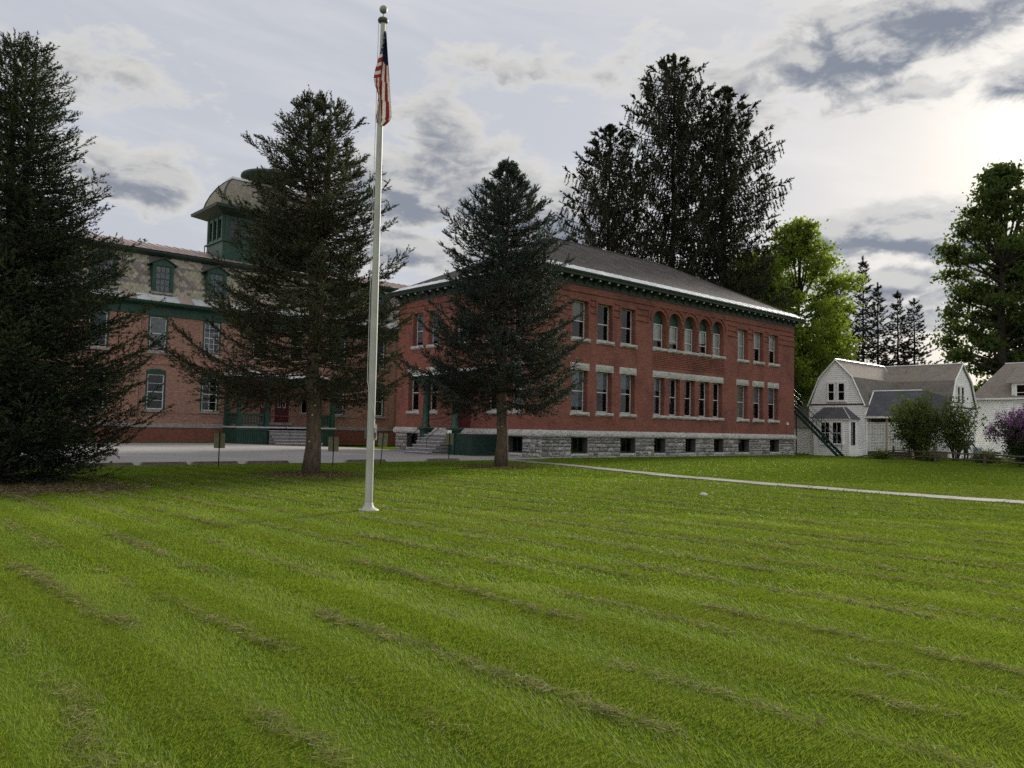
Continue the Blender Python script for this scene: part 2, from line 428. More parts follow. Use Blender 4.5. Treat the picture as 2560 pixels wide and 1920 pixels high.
class Side:
    """a flat side of a building: (a, depth into the wall, z) -> local point"""
    def __init__(s, kind, off): s.kind, s.off = kind, off
    def __call__(s, a, d, z):
        return (a, s.off + d, z) if s.kind == 'A' else (s.off + d, a, z)
    def block(s, name, mesh, a0, a1, z0, z1, parent, d=0.0, thick=1.0):
        o = link_mesh(name, mesh, parent)
        if s.kind == 'A':
            o.location = (a0, s.off + d, z0); o.scale = (a1 - a0, thick, z1 - z0)
        else:
            o.location = (s.off + d, a1, z0); o.rotation_euler = (0, 0, -math.pi / 2); o.scale = (a1 - a0, thick, z1 - z0)
        return o
    def box(s, mb, a0, a1, d0, d1, z0, z1):
        p, q = s(a0, d0, z0), s(a1, d1, z1)
        mb.box(min(p[0], q[0]), max(p[0], q[0]), min(p[1], q[1]), max(p[1], q[1]), min(p[2], q[2]), max(p[2], q[2]))

def wall_mesh(mb, S, a0, a1, z0, z1, ops, depth=.3, d=0.0):
    """wall face with real openings (a0, a1, z0, z1, arched) and their reveals"""
    rects = [(o[0], o[1], o[2], o[3] + ((o[1] - o[0]) / 2 if len(o) > 4 and o[4] else 0)) for o in ops]
    xs = sorted({a0, a1, *[r[0] for r in rects], *[r[1] for r in rects]})
    zs = sorted({z0, z1, *[r[2] for r in rects], *[r[3] for r in rects]})
    for i in range(len(xs) - 1):
        for j in range(len(zs) - 1):
            cx, cz = (xs[i] + xs[i + 1]) / 2, (zs[j] + zs[j + 1]) / 2
            if any(r[0] < cx < r[1] and r[2] < cz < r[3] for r in rects): continue
            q = ((xs[i], zs[j]), (xs[i + 1], zs[j]), (xs[i + 1], zs[j + 1]), (xs[i], zs[j + 1]))
            mb.quad(*[S(a, d, z) for a, z in q], uv=q)
    for o in ops:
        A0, A1, Z0, Z1 = o[:4]; arch = len(o) > 4 and o[4]
        def strip(p, q):
            L = math.hypot(q[0] - p[0], q[1] - p[1])
            mb.quad(S(p[0], d, p[1]), S(q[0], d, q[1]), S(q[0], d + depth, q[1]), S(p[0], d + depth, p[1]),
                    uv=((0, p[1]), (L, q[1]), (L, q[1] + depth), (0, p[1] + depth)) if abs(q[1] - p[1]) < .01 else ((p[0], p[1]), (p[0], q[1]), (p[0] + depth, q[1]), (p[0] + depth, p[1])))
        strip((A0, Z0), (A1, Z0)); strip((A0, Z0), (A0, Z1)); strip((A1, Z0), (A1, Z1))
        if not arch: strip((A0, Z1), (A1, Z1))
        else:
            r = (A1 - A0) / 2; c = (A0 + A1) / 2; N = 14
            arc = [(c - r * math.cos(math.pi * k / N), Z1 + r * math.sin(math.pi * k / N)) for k in range(N + 1)]
            for k in range(N):
                strip(arc[k], arc[k + 1])
                corner = (A0, Z1 + r) if k < N // 2 else (A1, Z1 + r)
                t = (corner, arc[k], arc[k + 1]); mb.quad(*[S(a, d, z) for a, z in t], uv=t)

def arc_band(mb, S, c, zc, r0, r1, d0, d1, a0=0.0, a1=math.pi, N=16):
    for k in range(N):
        t0, t1 = a0 + (a1 - a0) * k / N, a0 + (a1 - a0) * (k + 1) / N
        def P(r, t, d): return S(c - r * math.cos(t), d, zc + r * math.sin(t))
        uvq = ((c - r1 * math.cos(t0), zc + r0 * t0), (c - r1 * math.cos(t1), zc + r0 * t1), (c + .2, zc + r0 * t1), (c + .2, zc + r0 * t0))
        mb.quad(P(r0, t0, d0), P(r0, t1, d0), P(r1, t1, d0), P(r1, t0, d0), uv=((0, r0 * t0), (0, r0 * t1), (r1 - r0, r0 * t1), (r1 - r0, r0 * t0)))
        mb.quad(P(r1, t0, d0), P(r1, t1, d0), P(r1, t1, d1), P(r1, t0, d1))
        mb.quad(P(r0, t0, d0), P(r0, t1, d0), P(r0, t1, d1), P(r0, t0, d1))

def sash(parent, S, a0, a1, z0, z1, d, fw=.055, mat='frame', rail=.5, bars=(0, 0), blind=None, blind_to=.5, glass='glass', inner=True, name='window'):
    """double-hung window: frame mesh > two panes, blind"""
    m = MB()
    S.box(m, a0, a0 + fw, d - .03, d + .05, z0, z1); S.box(m, a1 - fw, a1, d - .03, d + .05, z0, z1)
    S.box(m, a0 + fw, a1 - fw, d - .028, d + .048, z0, z0 + fw * 1.3); S.box(m, a0 + fw, a1 - fw, d - .028, d + .048, z1 - fw, z1)
    zm = z0 + (z1 - z0) * rail
    if rail: S.box(m, a0 + fw, a1 - fw, d - .026, d + .046, zm - fw * .5, zm + fw * .5)
    for half in ((z0 + fw * 1.3, zm - fw * .5), (zm + fw * .5, z1 - fw)) if rail else ((z0 + fw * 1.3, z1 - fw),):
        for k in range(1, bars[0] + 1):
            x = a0 + fw + (a1 - a0 - 2 * fw) * k / (bars[0] + 1); S.box(m, x - .014, x + .014, d - .01, d + .018, *half)
        for k in range(1, bars[1] + 1):
            z = half[0] + (half[1] - half[0]) * k / (bars[1] + 1); S.box(m, a0 + fw, a1 - fw, d - .008, d + .016, z - .014, z + .014)
    w = m.build(name, MT[mat], parent)
    spans = ((z0 + fw * 1.3, zm - fw * .5), (zm + fw * .5, z1 - fw)) if rail else ((z0 + fw * 1.3, z1 - fw),)
    for k, (p, q) in enumerate(spans):
        g = MB(); dd = d + .012 - .01 * k
        pq = [S(a0 + fw, dd, p), S(a1 - fw, dd, p), S(a1 - fw, dd, q), S(a0 + fw, dd, q)]
        g.quad(*(pq if S.kind == 'A' else pq[::-1]))
        g.build('pane', MT[glass], w)
    if blind:
        g = MB(); zb = z1 - fw - (z1 - z0 - 2 * fw) * blind_to
        N = 14; L = a1 - a0 - 2 * fw
        wave = .018 if blind == 'curtain' else 0.0
        for k in range(N):
            x0, x1 = a0 + fw + L * k / N, a0 + fw + L * (k + 1) / N
            y0, y1 = d + .07 + wave * math.sin(k * 2.2), d + .07 + wave * math.sin((k + 1) * 2.2)
            g.quad(S(x0, y0, zb), S(x1, y1, zb), S(x1, y1, z1 - fw), S(x0, y0, z1 - fw))
        g.build('blind' if blind != 'curtain' else 'curtain', MT[blind], w)
    return w

# ================================================================ the setting
def lawn_mat():
    m, n, b, o = new_mat('lawn_ground')
    p = coords(n, 'Object')
    uc = n.vmath('DOT_PRODUCT', p, tuple(U)).outputs['Value']
    wob = n.math('MULTIPLY', n.noise(p, .35, 3), .9)
    st = n.math('SINE', n.math('MULTIPLY', n.math('ADD', uc, wob), 2 * math.pi / 1.12))
    q = n.vmath('MULTIPLY', p, (1, 1, 1)).outputs[0]
    col = n.mix(n.smooth(n.noise(q, .5, 6, .65), .35, .68), (.066, .112, .011), (.086, .134, .015))
    col = n.mix(n.math('MULTIPLY', n.smooth(st, -.4, .4), .6), col, (.115, .172, .020))
    col = n.mix(n.math('MULTIPLY', n.smooth(n.noise(q, 1.6, 6, .7), .55, .75), .5), col, (.10, .125, .026))
    fine = n.noise(q, 24, 4, .7)
    hs = n.n('ShaderNodeHueSaturation'); n.put(hs.inputs['Color'], col); n.put(hs.inputs['Value'], n.math('ADD', n.math('MULTIPLY', fine, .9), .5))
    n.put(b.inputs['Base Color'], hs.outputs[0]); b.inputs['Roughness'].default_value = 1.0; b.inputs['Specular IOR Level'].default_value = .0
    bump(n, b, n.noise(q, 40, 4, .7), .9, .05)
    return m
def gz(x, y):
    """ground level: flat lawn, a touch lower behind the houses and higher by the old building"""
    q = Vector((x, y, 0)) - C0
    a, b = q.dot(U), q.dot(Wv)
    t = min(max((a - 31) / 5, 0), 1); t = t * t * (3 - 2 * t)
    return -.22 * t
g = MB()
xs = sorted(set(list(np.linspace(-60, 90, 61)) + [-2500, -900, -300, -120, 140, 300, 900, 2500]))
ys = sorted(set(list(np.linspace(-20, 140, 65)) + [-600, -100, 250, 500, 1200, 3000]))
idx = {}
for i, x in enumerate(xs):
    for j, y in enumerate(ys):
        idx[i, j] = len(g.v); g.v.append((x, y, gz(x, y))); g.uv.append((x, y))
for i in range(len(xs) - 1):
    for j in range(len(ys) - 1):
        g.f.append((idx[i, j], idx[i + 1, j], idx[i + 1, j + 1], idx[i, j + 1])); g.mi.append(0)
lawn = g.build('lawn', lawn_mat(), smooth=True); tag(lawn, kind='structure')

def asphalt_mat():
    m, n, b, o = new_mat('parking_asphalt')
    p = coords(n, 'Object')
    col = n.mix(n.smooth(n.noise(p, .25, 6, .6), .35, .7), (.26, .25, .25), (.32, .31, .30))
    sv = n.vmath('MULTIPLY', p, (.15, 1.2, 1)).outputs[0]
    col = n.mix(n.math('MULTIPLY', n.smooth(n.noise(sv, .6, 5, .6), .52, .72), .5), col, (.22, .21, .215))
    hs = n.n('ShaderNodeHueSaturation'); n.put(hs.inputs['Color'], col); n.put(hs.inputs['Value'], n.math('ADD', n.math('MULTIPLY', n.noise(p, 30, 3, .7), .6), .7))
    n.put(b.inputs['Base Color'], hs.outputs[0]); b.inputs['Roughness'].default_value = .9; b.inputs['Specular IOR Level'].default_value = .2
    bump(n, b, n.noise(p, 60, 3), .3, .01)
    return m
g = MB()
edge = []
rg = random.Random(3)
for k in range(60):                               # ragged edge against the lawn
    a = -46 + k * (46.5 + 3.4) / 59
    edge.append((a, -1.55 + rg.uniform(-.12, .12) + (.0 if a < -6 else .55 * min(1, (a + 6) / 5))))
for k in range(len(edge) - 1):
    (a0, b0), (a1, b1) = edge[k], edge[k + 1]
    top0 = 23.0 + .15 * math.sin(k * .9); top1 = 23.0 + .15 * math.sin((k + 1) * .9)
    lim0 = top0 if a0 < 0 else -.02; lim1 = top1 if a1 < 0 else -.02
    if a1 > 0: continue
    def zz(a, b):
        t = min(max((b - 3) / 19, 0), 1); s_ = min(max((-1 - a) / 8, 0), 1); return .006 + .24 * t * s_
    N_ = 10
    for q in range(N_):
        f0, f1 = q / N_, (q + 1) / N_
        y00, y01, y10, y11 = b0 + (lim0 - b0) * f0, b0 + (lim0 - b0) * f1, b1 + (lim1 - b1) * f0, b1 + (lim1 - b1) * f1
        g.quad((a0, y00, zz(a0, y00)), (a1, y10, zz(a1, y10)), (a1, y11, zz(a1, y11)), (a0, y01, zz(a0, y01)))
park = g.build('parking_lot', asphalt_mat()); park.location = C0; park.rotation_euler = (0, 0, ROTZ); tag(park, kind='structure')

# flagstone walk across the lawn
PATH_A = [(0.3, 42.6), (1.2, 40.9), (2.4, 38.86), (6.43, 30.36), (9.35, 25.88), (11.76, 23.03), (14.0, 20.9), (18.5, 16.6), (24, 11.5)]
PATH_B = [(-.5, 42.0), (.55, 40.2), (1.75, 38.2), (5.72, 29.6), (8.66, 25.2), (11.05, 22.35), (13.25, 20.15), (17.8, 15.9), (23.2, 10.7)]
def path_pt(t, s):
    k = min(int(t), len(PATH_A) - 2); f = t - k
    A = Vector((*PATH_A[k], 0)).lerp(Vector((*PATH_A[k + 1], 0)), f); B = Vector((*PATH_B[k], 0)).lerp(Vector((*PATH_B[k + 1], 0)), f)
    return A.lerp(B, s)
g = MB()
NT_ = 80
for k in range(NT_):
    t0, t1 = k / NT_ * 7.99, (k + 1) / NT_ * 7.99
    p = [path_pt(t0, -.06), path_pt(t0, 1.06), path_pt(t1, 1.06), path_pt(t1, -.06)]
    g.quad(*[(q.x, q.y, .004) for q in p])
MT['path_bed'] = plain('path_bed', (.16, .145, .10), (.10, .12, .05), .95, 3)
walk = g.build('walkway', MT['path_bed']); tag(walk, kind='structure')
MT['slab'] = plain('walk_slab', (.22, .21, .195), (.165, .158, .148), .9, 2.5, bmp=.3, obj_var=.16, stain=(.19, .19, .13), stain_scale=1.3)
rg = random.Random(5)
t = 0.0
while t < 7.9:
    k = min(int(t), 7); seg = (Vector((*PATH_A[k], 0)) - Vector((*PATH_A[k + 1], 0))).length
    L = rg.uniform(.8, 1.7) / seg
    t1 = min(t + L, 7.99)
    g = MB(); e = .012 / seg
    s0, s1 = rg.uniform(-.04, .06), rg.uniform(.94, 1.06)
    ring = [path_pt(t + e, s0 + rg.uniform(-.05, .05)), path_pt((t + t1) / 2, s0 + rg.uniform(-.06, .05)), path_pt(t1 - e, s0 + rg.uniform(-.05, .05)),
            path_pt(t1 - e, s1 + rg.uniform(-.05, .05)), path_pt((t + t1) / 2, s1 + rg.uniform(-.05, .06)), path_pt(t + e, s1 + rg.uniform(-.05, .05))]
    z = .022 + rg.uniform(0, .014); c = sum((Vector(q) for q in ring), Vector()) / 6
    tilt = [rg.uniform(-.006, .006) for _ in ring]
    top = [(q.x, q.y, z + d) for q, d in zip(ring, tilt)]
    g.quad(*top)
    for i in range(6):
        j = (i + 1) % 6; g.quad(top[i], top[j], (ring[j].x, ring[j].y, .003), (ring[i].x, ring[i].y, .003))
    g.build('slab', MT['slab'], walk)
    t = t1

# ================================================================ the red brick hall
LA, LD = 29.21, 14.712
hall = empty('brick_hall', C0, ROTZ)
tag(hall, 'two storey red brick hall on a granite base with five arched windows', 'building')
SA, SD = Side('A', 0.0), Side('D', 0.0)
GRP = [(10.51, 11.70), (12.24, 13.43), (13.99, 15.20), (15.72, 16.97), (17.47, 18.68)]
LOW = [(2.54, 3.97), (4.82, 6.24), (7.10, 8.53)]
RGT = [(20.67, 22.13), (22.94, 24.38), (25.18, 26.65)]
UPR = [(20.73, 22.12), (23.0, 24.41), (25.25, 26.68)]
ARC = [(10.4, 11.86), (12.15, 13.61), (13.89, 15.35), (15.64, 17.10), (17.36, 18.82)]
BSA = [(2.61, 4.05), (7.17, 8.66), (10.64, 11.86), (14.15, 15.37), (17.64, 18.87), (20.89, 22.39), (25.43, 26.83)]
ZL0, ZL1, ZU0, ZU1, ZSP = 2.77, 5.30, 7.28, 9.58, 9.10
opsA = [(a, b, ZL0, ZL1) for a, b in LOW + GRP + RGT] + [(a, b, ZU0, ZU1) for a, b in LOW + UPR] + [(a, b, ZU0 + .04, ZSP, True) for a, b in ARC]
DL = [(12.08, 13.3), (9.98, 11.1), (3.68, 4.9), (1.5, 2.78)]
DU = [(11.75, 12.95), (9.95, 11.1), (3.68, 4.9), (1.5, 2.78)]
DBIG = (6.45, 8.25)
DDOOR = (6.35, 8.3)
BSD = [(12.1, 13.39), (3.6, 4.89), (1.53, 2.8)]
opsD = [(a, b, ZL0, ZL1) for a, b in DL] + [(a, b, ZU0, ZU1) for a, b in DU] + [(DBIG[0], DBIG[1], ZU0, 9.1), (DDOOR[0], DDOOR[1], 1.66, 4.5)]
m = MB()
wall_mesh(m, SA, 0, LA, 1.64, 10.98, opsA, .46)
wall_mesh(m, SD, 0, LD, 1.64, 10.98, opsD, .46)
m.quad((LA, 0, 1.64), (LA, LD, 1.64), (LA, LD, 10.98), (LA, 0, 10.98), uv=((0, 1.64), (LD, 1.64), (LD, 10.98), (0, 10.98)))
m.quad((LA, LD, 1.64), (0, LD, 1.64), (0, LD, 10.98), (LA, LD, 10.98), uv=((0, 1.64), (LA, 1.64), (LA, 10.98), (0, 10.98)))
m.build('wall', MT['brick_hall'], hall)
# rooms behind the windows
m = MB()
for z0, z1 in ((1.7, 6.3), (6.5, 10.9)):
    m.box(3.4, LA - .5, 3.4, LD - .5, z0, z1)
m.box(.35, LA - .3, .35, LD - .3, 6.3, 6.5); m.box(.35, LA - .3, .35, LD - .3, 1.5, 1.68)
m.build('interior', MT['room'], hall)
for a in (1.0, 9.4, 19.7, 28.2):                    # partitions, so that one does not look along the whole front
    for z0, z1 in ((1.7, 6.28), (6.52, 10.9)):
        m = MB(); m.box(a, a + .15, .36, 3.38, z0, z1); m.build('partition', MT['room'], hall)
for b in (5.6, 9.2, 13.9):
    for z0, z1 in ((1.7, 6.28), (6.52, 10.9)):
        m = MB(); m.box(.36, 3.38, b, b + .15, z0, z1); m.build('partition', MT['room'], hall)

# brick relief: string courses, labels over the windows, arch mouldings, ribbed panel below the arches
m = MB()
def course(S, a0, a1, z, h=.09, d=-.075): S.box(m, a0, a1, d, .01, z - h / 2, z + h / 2)
course(SA, -.03, LA + .03, 10.10); course(SD, 0.012, LD + .03, 10.10)
for z in (9.74, 9.36, 8.95):
    hh = .085
    piers = [(-.03, 2.40), (4.12, 4.68), (6.39, 6.96), (8.68, 9.9), (19.4, 20.6), (22.26, 22.88), (24.55, 25.12), (26.82, LA + .03)]
    for p in piers: course(SA, p[0], p[1], z, hh)
    for p in [(0.012, 1.38), (2.92, 3.55), (5.03, 6.3), (8.4, 9.8), (11.25, 11.63), (13.08, LD + .03)]: course(SD, p[0], p[1], z, hh)
for a in (2.40, 4.68, 6.96, 9.9, 20.6, 22.88, 25.12): SA.box(m, a - .09, a, -.073, .01, 8.95, 9.74)
for a0, a1 in [(9.1, 10.2), (11.9, 12.1), (13.65, 13.85)]: pass
for k, (a, b) in enumerate(ARC):
    c = (a + b) / 2
    arc_band(m, SA, c, ZSP, .95, 1.04, -.08, .01, .32 if k else 0, math.pi - (.32 if k < 4 else 0))
for z in (6.95, 6.83, 6.71, 6.59, 6.47, 6.35, 6.23): SA.box(m, 10.42, 18.85, -.05, .01, z - .035, z + .02)
SA.box(m, 10.34, 10.42, -.032, .01, 6.1, 7.05); SA.box(m, 18.85, 18.93, -.032, .01, 6.1, 7.05); SA.box(m, 10.34, 18.93, -.034, .01, 6.04, 6.11)
m.build('brick_moulding', MT['brick_hall'], hall)
# slim round mullion shafts between the arches
for k in range(4):
    c = (ARC[k][1] + ARC[k + 1][0]) / 2
    m = MB(); m.lathe([(.13, 7.36), (.13, 7.5), (.10, 7.56), (.10, 8.75), (.14, 8.8), (.14, 8.9), (.10, 8.94), (.14, 9.02), (.15, 9.1)], (c, -.005, 0), 10)
    m.build('mullion_shaft', MT['brick_hall'], hall, True)

# windows
rgw = random.Random(21)
for i, (a, b) in enumerate(LOW + GRP + RGT):
    bl = 'curtain' if i in (0, 1, 2, 3) else ('blind_tan' if i in (8,) else ('curtain' if i in (9, 10) else None))
    sash(hall, SA, a + .02, b - .02, ZL0 + .02, ZL1, .37, .06, 'frame', .5, (0, 0), bl, {0: .9, 1: .42, 2: .36, 3: .35, 9: .5, 10: .45}.get(i, .98))
for i, (a, b) in enumerate(LOW + UPR):
    sash(hall, SA, a + .02, b - .02, ZU0 + .02, ZU1, .37, .06, 'frame', .46, (0, 0), ['blind_tan', None, None, 'blind', 'blind', 'blind'][i], [.55, .5, .5, .97, .52, .55][i])
for i, (a, b) in enumerate(ARC):
    w = sash(hall, SA, a + .05, b - .05, ZU0 + .06, 8.98, .37, .06, 'frame', .35, (0, 0), 'blind', [.72, .76, .98, .55, .99][i])
    p = MB(); c = (a + b) / 2; r = (b - a) / 2 - .05; N = 14
    pts = [(c - r, 8.985)] + [(c - r * math.cos(math.pi * k / N), ZSP + r * math.sin(math.pi * k / N)) for k in range(N + 1)] + [(c + r, 8.985)]
    p.quad(*[SA(x, .375, z) for x, z in pts])
    p.build('tympanum', MT['green'], w)
    q = MB(); arc_band(q, SA, c, ZSP, r - .10, r - .01, .32, .38); q.build('arch_frame', MT['green_dark'], w)
for i, (a, b) in enumerate(DL):
    sash(hall, SD, a + .02, b - .02, ZL0 + .02, ZL1, .37, .06, 'frame', .5, (0, 0), 'curtain' if i == 3 else None, .95)
for i, (a, b) in enumerate(DU):
    sash(hall, SD, a + .02, b - .02, ZU0 + .02, ZU1, .37, .06, 'frame', .46, (0, 0), 'curtain' if i < 2 else None, .9)
sash(hall, SD, DBIG[0] + .02, DBIG[1] - .02, ZU0 + .02, 9.08, .37, .06, 'frame', .46, (1, 0), None)
p = MB(); SD.box(p, DDOOR[0], DDOOR[1], .36, .43, 1.68, 4.5)
dr = p.build('door', MT['maroon'], hall); tag(dr, 'dark panelled double door deep in the porch')
p = MB(); SD.box(p, 7.45, 7.49, .30, .36, 2.55, 2.85); p.build('door_handle', MT['iron'], dr)

# granite: lintels, sills, water table, base course blocks
def lint(S, a, b, z0, z1, d=-.02, n=1):
    for k in range(n):
        x0, x1 = a + (b - a) * k / n, a + (b - a) * (k + 1) / n
        S.block('lintel', random.choice(TRIMS), x0 + .004, x1 - .004, z0, z1, hall, d)
def sill(S, a, b, z0, z1, n=1):
    for k in range(n):
        x0, x1 = a + (b - a) * k / n, a + (b - a) * (k + 1) / n
        o = S.block('sill', random.choice(TRIMS), x0 + .004, x1 - .004, z0, z1, hall, -.09, 2.4)
for a, b in LOW + RGT: lint(SA, a - .14, b + .15, 5.305, 5.74)
lint(SA, 10.38, 18.81, 5.305, 5.74, n=5)
for a, b in LOW + RGT: sill(SA, a - .14, b + .17, 2.53, 2.765)
sill(SA, 10.38, 18.86, 2.53, 2.765, 5)
for a, b in LOW + UPR: sill(SA, a - .14, b + .17, 7.03, 7.275)
sill(SA, 10.30, 19.08, 7.06, 7.30, 5)
for a, b in DL: lint(SD, a - .14, b + .15, 5.305, 5.74); sill(SD, a - .16, b + .16, 2.53, 2.765)
for a, b in DU + [DBIG]: sill(SD, a - .14, b + .15, 7.03, 7.275)

def wt_mesh(seed):
    rg = random.Random(seed); g = MB(); n = 8
    prof = [(-.10, 0.0), (-.17, .09), (-.16, .19), (-.125, .285), (.02, .415)]
    P = [[(i / n, y + (rg.uniform(-.035, .035) if 0 < j < 3 and 0 < i < n else 0), z + (rg.uniform(-.02, .02) if 0 < j < 3 else 0)) for j, (y, z) in enumerate(prof)] for i in range(n + 1)]
    for i in range(n):
        for j in range(len(prof) - 1): g.quad(P[i][j], P[i + 1][j], P[i + 1][j + 1], P[i][j + 1])
    for i in (0, n): g.quad(*P[i], (i / n, .02, 0.0))
    g.quad((0, -.10, 0), (1, -.10, 0), (1, .05, 0), (0, .05, 0))
    return g.mesh('water_table_%d' % seed, MT['granite_trim'])
WTM = [wt_mesh(k) for k in range(6)]
def water_table(S, a0, a1):
    a = a0
    while a < a1 - .05:
        b = min(a + random.uniform(1.1, 1.7), a1)
        if a1 - b < .5: b = a1
        S.block('water_table_stone', random.choice(WTM), a + .005, b - .005, 1.235, 2.235, hall).scale = (b - a - .01, 1, 1)
        a = b
water_table(SA, -.15, LA + .15); water_table(SD, -.15, LD + .15)
m = MB()
wall_mesh(m, SA, 0, LA, -.3, 1.24, [(a, b, .25, 1.2) for a, b in BSA], .5, .035)
wall_mesh(m, SD, 0, LD, -.3, 1.24, [(a, b, .25, 1.2) for a, b in BSD], .5, .035)
m.quad((LA - .03, 0, -.3), (LA - .03, LD, -.3), (LA - .03, LD, 1.64), (LA - .03, 0, 1.64))
m.quad((LA, LD - .03, -.3), (0, LD - .03, -.3), (0, LD - .03, 1.64), (LA, LD - .03, 1.64))
m.build('foundation', MT['mortar_dark'], hall)
def ashlar(S, a0, a1, z0, z1, rg):
    z = z0
    while z < z1 - .04:
        h = rg.choice((.2, .26, .3, .36))
        if z1 - z - h < .12: h = z1 - z
        a = a0
        while a < a1 - .02:
            L = rg.uniform(.30, .75)
            if a1 - a - L < .25: L = a1 - a
            if h > .28 and rg.random() < .3:
                for q in (0, 1): S.block('stone', rg.choice(ROCKS), a + .02, a + L - .02, z + .012 + q * h / 2, z + (q + 1) * h / 2 - .010, hall)
            else: S.block('stone', rg.choice(ROCKS), a + .02, a + L - .02, z + .014, z + h - .014, hall)
            a += L
        z += h
rg = random.Random(17)
def found(S, a0, a1, wins):
    edges = [a0] + [x for w in wins for x in w] + [a1]
    for k in range(0, len(edges), 2): ashlar(S, edges[k], edges[k + 1], .03, 1.225, rg)
    for a, b in wins:
        S.block('basement_sill', rg.choice(TRIMS), a - .02, b + .02, .06, .24, hall, -.02)
        w = sash(hall, S, a + .03, b - .03, .26, 1.2, .38, .05, 'green_dark', 0, (2, 0), None)
    x = a0
    while x < a1 - .05:                              # low footing course
        b = min(x + rg.uniform(.8, 1.5), a1); S.block('footing_stone', rg.choice(ROCKS), x + .01, b - .01, -.06, .05, hall, -.07); x = b
found(SA, -.05, LA + .05, BSA); found(SD, -.05, LD + .05, sorted(BSD))

# cornice, brackets, gutter, roof
MT['bracket_paint'] = plain('bracket_paint', (.075, .095, .080), (.055, .070, .060), .6, 4)
MT['bracket_tip'] = plain('bracket_tip', (.42, .44, .42), (.34, .36, .34), .6, 4)
OV = .63
m = MB()
SA.box(m, -.06, LA + .06, -.06, .0, 10.48, 10.97); SD.box(m, 0.0, LD + .06, -.06, .0, 10.48, 10.97)
m.box(LA, LA + .06, 0, LD + .06, 10.48, 10.97)
m.build('frieze_board', MT['green_dark'], hall)
m = MB()
m.box(-OV, LA + OV, -OV, LD + OV, 10.93, 11.0)
m.build('soffit', MT['green_dark'], hall)
m = MB()
prof = [(.02, 10.90), (-.03, 10.92), (-.05, 11.02), (-.10, 11.10), (-.13, 11.17), (-.10, 11.19), (.02, 11.19)]
m.prism(prof, lambda d, z, t: (t, -OV + d, z), -OV - .13, LA + OV + .13)
m.prism(prof, lambda d, z, t: (-OV + d, t, z), -OV + .002, LD + OV + .13)
m.prism(prof, lambda d, z, t: (LA + OV - d, t, z), -OV + .002, LD + OV + .13)
m.build('gutter', MT['green_dark'], hall)
br = MB()
br.prism([(0, 0), (-.46, 0), (-.48, -.05), (-.44, -.12), (-.28, -.15), (-.14, -.20), (-.08, -.32), (0, -.34)], lambda d, z, t: (t, d, z), -.09, .09)
br.cur = 1; br.box(-.08, .08, -.50, -.47, -.13, -.03)
brm = br.mesh('bracket', [MT['bracket_paint'], MT['bracket_tip']])
n = int(LA / .85)
for k in range(n + 1):
    o = link_mesh('bracket', brm, hall); o.location = (.15 + k * (LA - .3) / n, -.062, 10.928)
n = int(LD / .85)
for k in range(n + 1):
    o = link_mesh('bracket', brm, hall); o.location = (-.062, .15 + k * (LD - .3) / n, 10.928); o.rotation_euler = (0, 0, -math.pi / 2)
E0, E1, F0, F1, ZE, ZR = -OV - .05, LA + OV + .05, -OV - .05, LD + OV + .05, 11.2, 15.5
RM = LD / 2; RA, RB = 8.05, 21.18
sl = (ZR - ZE) / (RM - F0)
m = MB()
A_, B_, C_, D_ = (E0, F0, ZE), (E1, F0, ZE), (E1, F1, ZE), (E0, F1, ZE); P_, Q_ = (RA, RM, ZR), (RB, RM, ZR)
Ls = math.hypot(RM - F0, ZR - ZE)
m.quad(A_, B_, Q_, P_, uv=((E0, 0), (E1, 0), (RB, Ls), (RA, Ls)))
m.quad(B_, C_, Q_, uv=((F0, 0), (F1, 0), (RM, Ls)))
m.quad(C_, D_, P_, Q_, uv=((E1, 0), (E0, 0), (RA, Ls), (RB, Ls)))
m.quad(D_, A_, P_, uv=((F1, 0), (F0, 0), (RM, Ls)))
roof = m.build('roof', MT['asphalt_shingle'], hall)
cm = MB()
cm.tube([A_, P_], .07, 6); cm.tube([B_, Q_], .07, 6); cm.tube([P_, Q_], .08, 6); cm.tube([C_, Q_], .07, 6)
cm.build('ridge_cap', MT['asphalt_shingle'], roof)
# standing-seam strip along the eaves, panel by panel
def panel_mesh(w, run, slope):
    g = MB(); t = .018
    def P(x, s, h): return (x, s, s * slope + h)
    g.quad(P(0, 0, t), P(w, 0, t), P(w, run, t), P(0, run, t))
    for x in (0, w): g.quad(P(x, 0, 0), P(x, run, 0), P(x, run, t), P(x, 0, t))
    g.quad(P(0, 0, 0), P(w, 0, 0), P(w, 0, t), P(0, 0, t)); g.quad(P(0, run, 0), P(w, run, 0), P(w, run, t), P(0, run, t))
    for (x0, x1) in ((w - .03, w - .002),):
        g.quad(P(x0, 0, .055), P(x1, 0, .055), P(x1, run, .055), P(x0, run, .055)); g.quad(P(x0, 0, t), P(x0, run, t), P(x0, run, .055), P(x0, 0, .055)); g.quad(P(x1, 0, t), P(x1, run, t), P(x1, run, .055), P(x1, 0, .055))
    return g.mesh('eave_panel', MT['metal_pale'])
RUN = .82; n = 33; wA = (E1 - E0 - 1.5) / n; pa = panel_mesh(wA, RUN, sl)
for k in range(n):
    o = link_mesh('metal_panel', pa, roof); o.location = (E0 + .75 + k * wA, F0 - .02, ZE + .012)
sd = (ZR - ZE) / (RA - E0)
n2 = 16; wD = (F1 - F0 - 1.5) / n2; pd = panel_mesh(wD, RUN, sd)
for k in range(n2):
    o = link_mesh('metal_panel', pd, roof); o.location = (E0 - .02, F0 + .75 + (k + 1) * wD, ZE + .012); o.rotation_euler = (0, 0, -math.pi / 2)
m = MB()                                            # corner pieces of the strip
def cpl(x, y, z): return (x, y, z + .03)
m.quad(cpl(E0, F0, ZE), cpl(E0 + .75, F0, ZE), cpl(E0 + .75 + .0, F0 + RUN, ZE + RUN * sl), cpl(E0 + RUN, F0 + RUN, ZE + RUN * sl))
